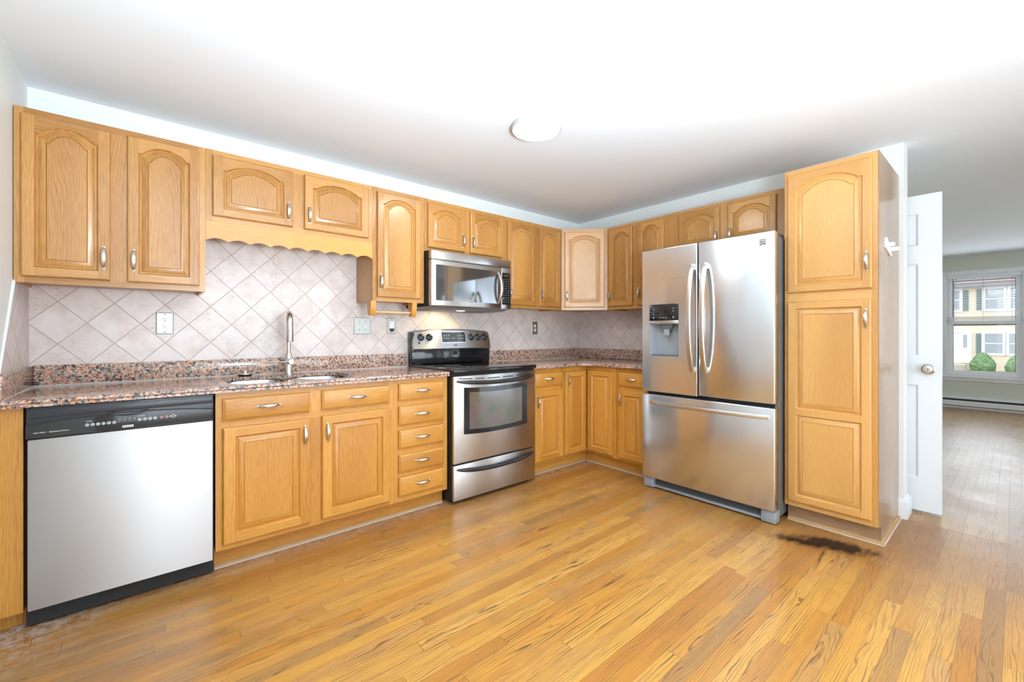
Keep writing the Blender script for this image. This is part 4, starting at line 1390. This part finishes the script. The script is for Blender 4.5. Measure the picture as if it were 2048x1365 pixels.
for u, mt in ((-2.444, 'ivory'), (-2.398, 'white_plastic')):
    b = MB(); b.box(u - .005, u + .005, TW - .0066, TW - .006, 1.207, 1.231); b.box(u - .003, u + .003, TW - .018, TW - .006, 1.222, 1.229, bev=.001); b.build('toggle', mt, t)
    screws(t, ((u, 1.250), (u, 1.189)))
t = thing('wall_outlet', 'grey outlet plate with a black plug adapter, under the dowel rack by the range', 'outlet', (-2.194, TW, 1.22), 'outlets and switches')
b = MB(); plate(b, -2.232, -2.156, 1.160, 1.283, TW); b.build('plate', 'plate_grey', t)
receptacle(t, -2.194, 1.186, 1.254, 'white_plastic', (1.242,)); screws(t, ((-2.194, 1.271), (-2.194, 1.170)))
b = MB(); pts = [(-2.213, 1.201), (-2.175, 1.201), (-2.182, 1.182), (-2.188, 1.176), (-2.200, 1.176), (-2.206, 1.182)]
b.prism(pts, TW - .020, TW - .0079, bev=.002)
tag(b.build('plug', 'black_plastic', None, loc=(-2.194, TW - .014, 1.188)), 'small black plug in the outlet under the dowel rack', 'plug')
t = thing('wall_outlet', 'cream duplex outlet in a bronze plate between the range and the corner', 'outlet', (-.682, TW, 1.217), 'outlets and switches')
b = MB(); plate(b, -.721, -.643, 1.156, 1.278, TW); b.build('plate', 'copper_grey', t)
for z in (1.238, 1.197):
    b = MB(); b.lathe([(.0165, 0), (.0165, .002), (.015, .0025)], (-.682, TW - .006, z), 'y', 20); b.build('receptacle', 'ivory', t)
    rc = [c for c in t.children if c.name.startswith('receptacle')][-1]
    b = MB(); b.box(-.6895, -.687, TW - .0092, TW - .0084, z - .002, z + .007); b.box(-.677, -.6745, TW - .0092, TW - .0084, z - .002, z + .007); b.build('slots', 'black_matte', rc)
screws(t, ((-.682, 1.2175),))

# ------------------------------------------------------------------ ceiling light
t = thing('ceiling_light', 'thin round white LED disc light on the kitchen ceiling', 'light', (-1.905, -1.315, CE - .03))
b = MB(); b.lathe([(.138, 0), (.144, -.004), (.144, -.022), (.140, -.026), (.135, -.026), (.134, -.020)], (-1.905, -1.315, CE - .0005), 'z', 64); b.build('rim', 'lamp_rim', t)
b = MB(); b.lathe([(.1345, -.021), (.1345, -.0255), (.08, -.0275), (.002, -.028)], (-1.905, -1.315, CE - .0005), 'z', 64); b.build('diffuser', 'lamp', t)

# ------------------------------------------------------------------ living room: door, window, heater
t = thing('panel_door', 'white six panel door with a brushed knob standing open behind the wall end', 'door', (.22, -2.44, .01))
b = MB()
DM = Matrix.Translation((.2, 0, 0)) @ RIGHT
b.M = DM; b.R = DM.to_3x3()
u1 = 2.815; u0 = u1 - .762
cols = [(u0 + .11, u0 + .345), (u1 - .345, u1 - .11)]
rows = [(.223, .828), (1.019, 1.620), (1.735, 1.944)]
zb, zt = .012, 2.062
# back and edges
ou = [(u0, zb), (u1, zb), (u1, zt), (u0, zt)]
b.rings([[(u, .035, z) for u, z in ou], [(u, .0, z) for u, z in ou]], cap1=False)
us_ = [u0, cols[0][0], cols[0][1], cols[1][0], cols[1][1], u1]
zs_ = [zb] + [z for r_ in rows for z in r_] + [zt]
for j in range(len(zs_) - 1):
    for i in range(5):
        if i in (1, 3) and j in (1, 3, 5):
            o4 = [(us_[i], zs_[j]), (us_[i + 1], zs_[j]), (us_[i + 1], zs_[j + 1]), (us_[i], zs_[j + 1])]
            b.rings([[(u, d_, z) for u, z in inset_pairs(o4, q)] for q, d_ in ((0, 0), (.010, .009), (.018, .009), (.042, .0025))], cap0=False)
        else:
            b.poly([(us_[i], 0, zs_[j]), (us_[i + 1], 0, zs_[j]), (us_[i + 1], 0, zs_[j + 1]), (us_[i], 0, zs_[j + 1])])
bmesh.ops.remove_doubles(b.bm, verts=b.bm.verts[:], dist=1e-5)
b.build('panel', 'white_trim', t, smooth=20)
b = MB(DM)
b.lathe([(.032, 0), (.032, .004), (.028, .007), (.014, .010), (.013, .020), (.022, .025), (.030, .033), (.030, .040), (.024, .046), (.010, .0475), (.008, .0455), (.001, .0455)], (2.754, 0, .934), 'y', 28)
b.build('knob', 'nickel', t)
kb = t.children[-1]
b = MB(DM); b.box(2.7525, 2.7555, -.0462, -.045, .930, .9385); b.build('keyhole', 'black_matte', kb)

def win_unit(n, ya, yb, blind=True):
    """double-hung vinyl window in the far wall between y=ya and y=yb"""
    FM = Matrix.Translation((6.07, 0, 0)) @ RIGHT       # u = -y, w = x-6.07
    u0, u1 = -ya, -yb
    b = MB(FM)
    # casing and sill
    b.box(u0 - .055, u0, -.018, 0, .47, 2.135, bev=.003); b.box(u1, u1 + .055, -.018, 0, .47, 2.135, bev=.003)
    b.box(u0 - .055, u1 + .055, -.019, 0, 2.07, 2.137, bev=.003)
    b.box(u0 - .075, u1 + .075, -.045, .02, .475, .500, bev=.004); b.box(u0 - .055, u1 + .055, -.016, 0, .425, .475, bev=.003)
    # vinyl frame
    for q in ((u0, u0 + .035, .50, 2.075), (u1 - .035, u1, .50, 2.075), (u0 + .035, u1 - .035, .50, .545), (u0 + .035, u1 - .035, 2.03, 2.075)):
        b.box(q[0], q[1], .02, .10, q[2], q[3])
    # lower sash (inner) and upper sash
    for zl, zh, w in ((.545, 1.345, .035), (1.30, 2.03, .065)):
        b.box(u0 + .035, u0 + .065, w, w + .028, zl, zh); b.box(u1 - .065, u1 - .035, w, w + .028, zl, zh)
        b.box(u0 + .065, u1 - .065, w, w + .028, zl, zl + .04); b.box(u0 + .065, u1 - .065, w, w + .028, zh - .04, zh)
    wobj = struct('window_%d' % n, b, 'white_vinyl')
    b = MB(FM); b.box(u0 + .065, u1 - .065, .048, .051, .585, 1.305); b.build('pane', 'glass', wobj)
    b = MB(FM); b.box(u0 + .065, u1 - .065, .078, .081, 1.34, 1.99); b.build('pane', 'glass', wobj)
    b = MB(FM)
    for q in ((u0 + .0655, u0 + .073, 1.34, 1.99), (u1 - .073, u1 - .0655, 1.34, 1.99), (u0 + .073, u1 - .073, 1.34, 1.35), (u0 + .073, u1 - .073, 1.98, 1.99)):
        b.box(q[0], q[1], .0815, .088, q[2], q[3])
    for q in ((u1 - .0725, u1 - .0655, .586, 1.304), (u0 + .0655, u0 + .070, .586, 1.304), (u0 + .07, u1 - .0725, 1.285, 1.304)):
        b.box(q[0], q[1], .0515, .058, q[2], q[3])
    b.build('glazing_bead', 'dark_grey', wobj)
    if blind:
        t = thing('window_blind', 'white slatted mini blind half raised over the living room window' if n == 1 else 'white slatted mini blind on the second living room window beyond the picture edge', 'blind', (6.06, (ya + yb) / 2, 1.31))
        b = MB(FM); b.box(u0 + .004, u1 - .004, -.03, .012, 2.02, 2.068, bev=.003); b.build('head_rail', 'white_vinyl', t)
        b = MB(FM)
        for k in range(15):
            z = 1.445 + .0385 * k
            b.rings([[(u, w, z + dz) for w, dz in ((-.021, -.002), (-.008, .0016), (.006, .0028), (.006, .0036), (-.008, .0026), (-.021, -.001))] for u in (u0 + .008, u1 - .008)])
        b.build('slats', 'white_vinyl', t)
        b = MB(FM)
        for k in range(16):
            z = 1.337 + .0055 * k
            b.box(u0 + .008, u1 - .008, -.022, .009, z, z + .0032)
        b.box(u0 + .006, u1 - .006, -.024, .011, 1.312, 1.336, bev=.003)
        b.build('slat_stack', 'white_vinyl', t)
        b = MB(FM)
        for u in (u0 + .10, (u0 + u1) / 2, u1 - .10):
            b.tube([(u, -.0065, 2.03), (u, -.0065, 1.33)], .0014, 6)
        b.tube([(u0 + .065, -.026, 2.02), (u0 + .065, -.026, 1.42)], .004, 8)
        b.build('cords', 'dark_grey', t)
win_unit(1, YA, YB)
win_unit(2, YC, YD, False)
# side window and patio door behind the camera
b = MB()
for q in ((1.35, 1.42, .55, 2.08), (3.78, 3.85, .55, 2.08), (1.42, 3.78, .55, .62), (1.42, 3.78, 2.01, 2.08), (2.57, 2.63, .62, 2.01)):
    b.box(q[0], q[1], -6.11, -6.03, q[2], q[3])
wo = struct('window_3', b, 'white_vinyl')
b = MB(); b.box(1.42, 2.57, -6.075, -6.07, .62, 2.01); b.box(2.63, 3.78, -6.075, -6.07, .62, 2.01); b.build('pane', 'glass', wo)
b = MB()
for q in ((-3.7, -3.62, 0, 2.13), (-.78, -.7, 0, 2.13), (-3.62, -.78, .0, .09), (-3.62, -.78, 2.05, 2.13), (-2.25, -2.15, .09, 2.05)):
    b.box(q[0], q[1], -5.11, -5.04, q[2], q[3])
wo = struct('door_1', b, 'white_vinyl')
b = MB(); b.box(-3.62, -2.25, -5.08, -5.075, .09, 2.05); b.box(-2.15, -.78, -5.08, -5.075, .09, 2.05); b.build('pane', 'glass', wo)

t = thing('baseboard_heater', 'long low white baseboard heater under the living room window', 'heater', (6.03, -3.7, 0))
FM = Matrix.Translation((6.07, 0, 0)) @ RIGHT
b = MB(FM)
b.box(2.05, 5.9, -.012, -.001, .01, .178); b.rings([[(u, w, z) for w, z in ((-.012, .178), (-.055, .163), (-.058, .150), (-.052, .150), (-.012, .170))] for u in (2.05, 5.9)])
b.rings([[(u, w, z) for w, z in ((-.066, .118), (-.072, .112), (-.072, .045), (-.060, .036), (-.058, .040), (-.066, .048), (-.066, .108), (-.062, .114))] for u in (2.05, 5.9)])
b.box(2.05, 2.054, -.072, -.001, .008, .176); b.box(5.9, 5.904, -.072, -.001, .008, .176)
b.build('housing', 'white_vinyl', t)
b = MB(FM); b.box(2.056, 5.898, -.056, -.013, .04, .135); b.build('element', 'black_matte', t)
b = MB(FM); b.box(2.05, 5.9, -.045, -.013, .001, .028); b.build('foot_rail', 'white_vinyl', t)

# ------------------------------------------------------------------ outside: neighbouring house
S_ = 2.019
def HP(y, z):
    return (-3.12 + (y + 3.12) * S_, 1.163 + (z - 1.163) * S_)
HX = 36.0
GZ = HP(0, .02)[1]
b = MB(); b.box(8.0, 60, -40, 30, GZ - .2, GZ); struct('trim_ground', b, 'mulch')
bpy.data.objects['trim_ground'].name = 'ground'
t = thing('house', 'cream sided neighbouring house seen through the living room window', 'house', (HX + 3, -2.5, GZ))
b = MB(); b.box(HX, HX + 8, -16, 12, GZ, HP(0, 2.60)[1]); b.build('wall', 'siding', t)
zf0, zf1 = HP(0, 2.60)[1], HP(0, 2.73)[1]
b = MB(); b.box(HX - .45, HX + 8, -16.2, 12.2, zf0, zf1); b.build('gutter', 'house_fascia', t)
b = MB(); b.rings([[(x, y, z) for x, z in ((HX - .5, zf1), (HX + 4, zf1 + 2.4), (HX + 8.4, zf1))] for y in (-16.3, 12.3)]); b.build('roof', 'house_roof', t)
def hwin(ya, yb, za, zb, rail=True):
    (a, z1), (c, z0) = HP(ya, za), HP(yb, zb)
    b = MB()
    fr = .14
    b.box(HX - .06, HX - .001, c - fr, c, z0 - fr, z1 + fr); b.box(HX - .06, HX - .001, a, a + fr, z0 - fr, z1 + fr)
    b.box(HX - .06, HX - .001, c, a, z0 - fr, z0); b.box(HX - .06, HX - .001, c, a, z1, z1 + fr)
    zm = (z0 + z1) / 2
    b.box(HX - .05, HX - .001, c, a, zm - .03, zm + .03)
    w_ = b.build('window', 'house_white', t)
    b = MB(); b.box(HX - .03, HX - .001, c, a, z0, z1); b.build('pane', 'house_glass', w_)
def hshut(ya, yb, za, zb):
    (a, z1), (c, z0) = HP(ya, za), HP(yb, zb)
    b = MB(); b.box(HX - .05, HX - .001, c, a, z0, z1)
    n_ = 24
    for k in range(n_):
        z = z0 + .06 + (z1 - z0 - .12) * k / n_
        b.box(HX - .065, HX - .05, c + .06, a - .06, z, z + .03)
    b.build('shutter', 'shutter', t)
hwin(-2.50, -2.87, 2.53, 1.91); hwin(-1.62, -1.95, 2.52, 1.91); hwin(-3.0, -3.36, 2.53, 1.91)
hwin(-2.49, -2.85, 1.15, .56); hwin(-2.98, -3.35, 1.15, .56)
hshut(-2.315, -2.445, 2.54, 1.88); hshut(-2.015, -2.147, 2.53, 1.87); hshut(-2.305, -2.438, 1.165, .525); hshut(-3.44, -3.57, 2.54, 1.88); hshut(-3.44, -3.57, 1.165, .525)
(a, z1), (c, z0) = HP(-1.70, 1.177), HP(-1.969, .235)
b = MB(); b.box(HX - .05, HX - .001, c, a, z0, z1); b.box(HX - .07, HX - .001, c - .03, c, z0, z1 + .06); b.build('door', 'house_white', t)
(a, z1), (c, z0) = HP(-1.982, 1.177), HP(-2.16, .24)
b = MB(); b.box(HX - .10, HX - .001, c, a, z0, z1); b.box(HX - .12, HX - .001, c - .10, c, z0, z1 + .1); b.box(HX - .12, HX - .001, c, a + .5, z1, z1 + .1); b.build('storm_door', 'house_white', t)
sd = t.children[-1]
(a, z1), (c, z0) = HP(-2.033, 1.12), HP(-2.117, .716)
b = MB(); b.box(HX - .11, HX - .10, c, a, z0, z1); b.build('lite', 'house_glass', sd)
b = MB()
(a, z1), (c, z0) = HP(-1.3, .20), HP(-2.11, 0)
b.box(HX - 1.6, HX, c, a, GZ, z1); b.build('stoop', 'concrete', t)

def bush(name, label, y, z0, rad, hgt, seed):
    rnd = random.Random(seed)
    b = MB()
    bmesh.ops.create_icosphere(b.bm, subdivisions=5, radius=1.0)
    from mathutils import noise
    for v_ in b.bm.verts:
        p = v_.co.copy()
        k = 1 + .10 * noise.noise(p * 3 + Vector((seed, 0, 0))) + .09 * noise.noise(p * 11 + Vector((0, seed, 0))) + .05 * noise.noise(p * 24)
        zz = p.z * k
        zz = max(zz, -.62)
        tap = 1.0 - .30 * max(0, zz)
        v_.co = Vector((p.x * k * rad * tap, p.y * k * rad * tap, (zz + .62) / 1.62 * hgt))
    o = b.build(name, 'bush', loc=(0, 0, 0), smooth=180)
    o.location = (HX - 2.2, y, z0)
    return tag(o, label, 'bush', 'clipped bushes')
k_ = (HX - 2.2 + 3.62) / (HX + 3.62)
def bp(y):
    return -3.12 + (HP(y, 0)[0] + 3.12) * k_
zt_ = 1.163 + (HP(0, .562)[1] - 1.163) * k_
bush('bush', 'round clipped green bush in the middle of the window view', bp(-2.445), GZ, .53, zt_ - GZ, 3)
bush('bush', 'round clipped green bush cut by the right edge of the window', bp(-3.16), GZ, .50, (zt_ - GZ) * .95, 9)
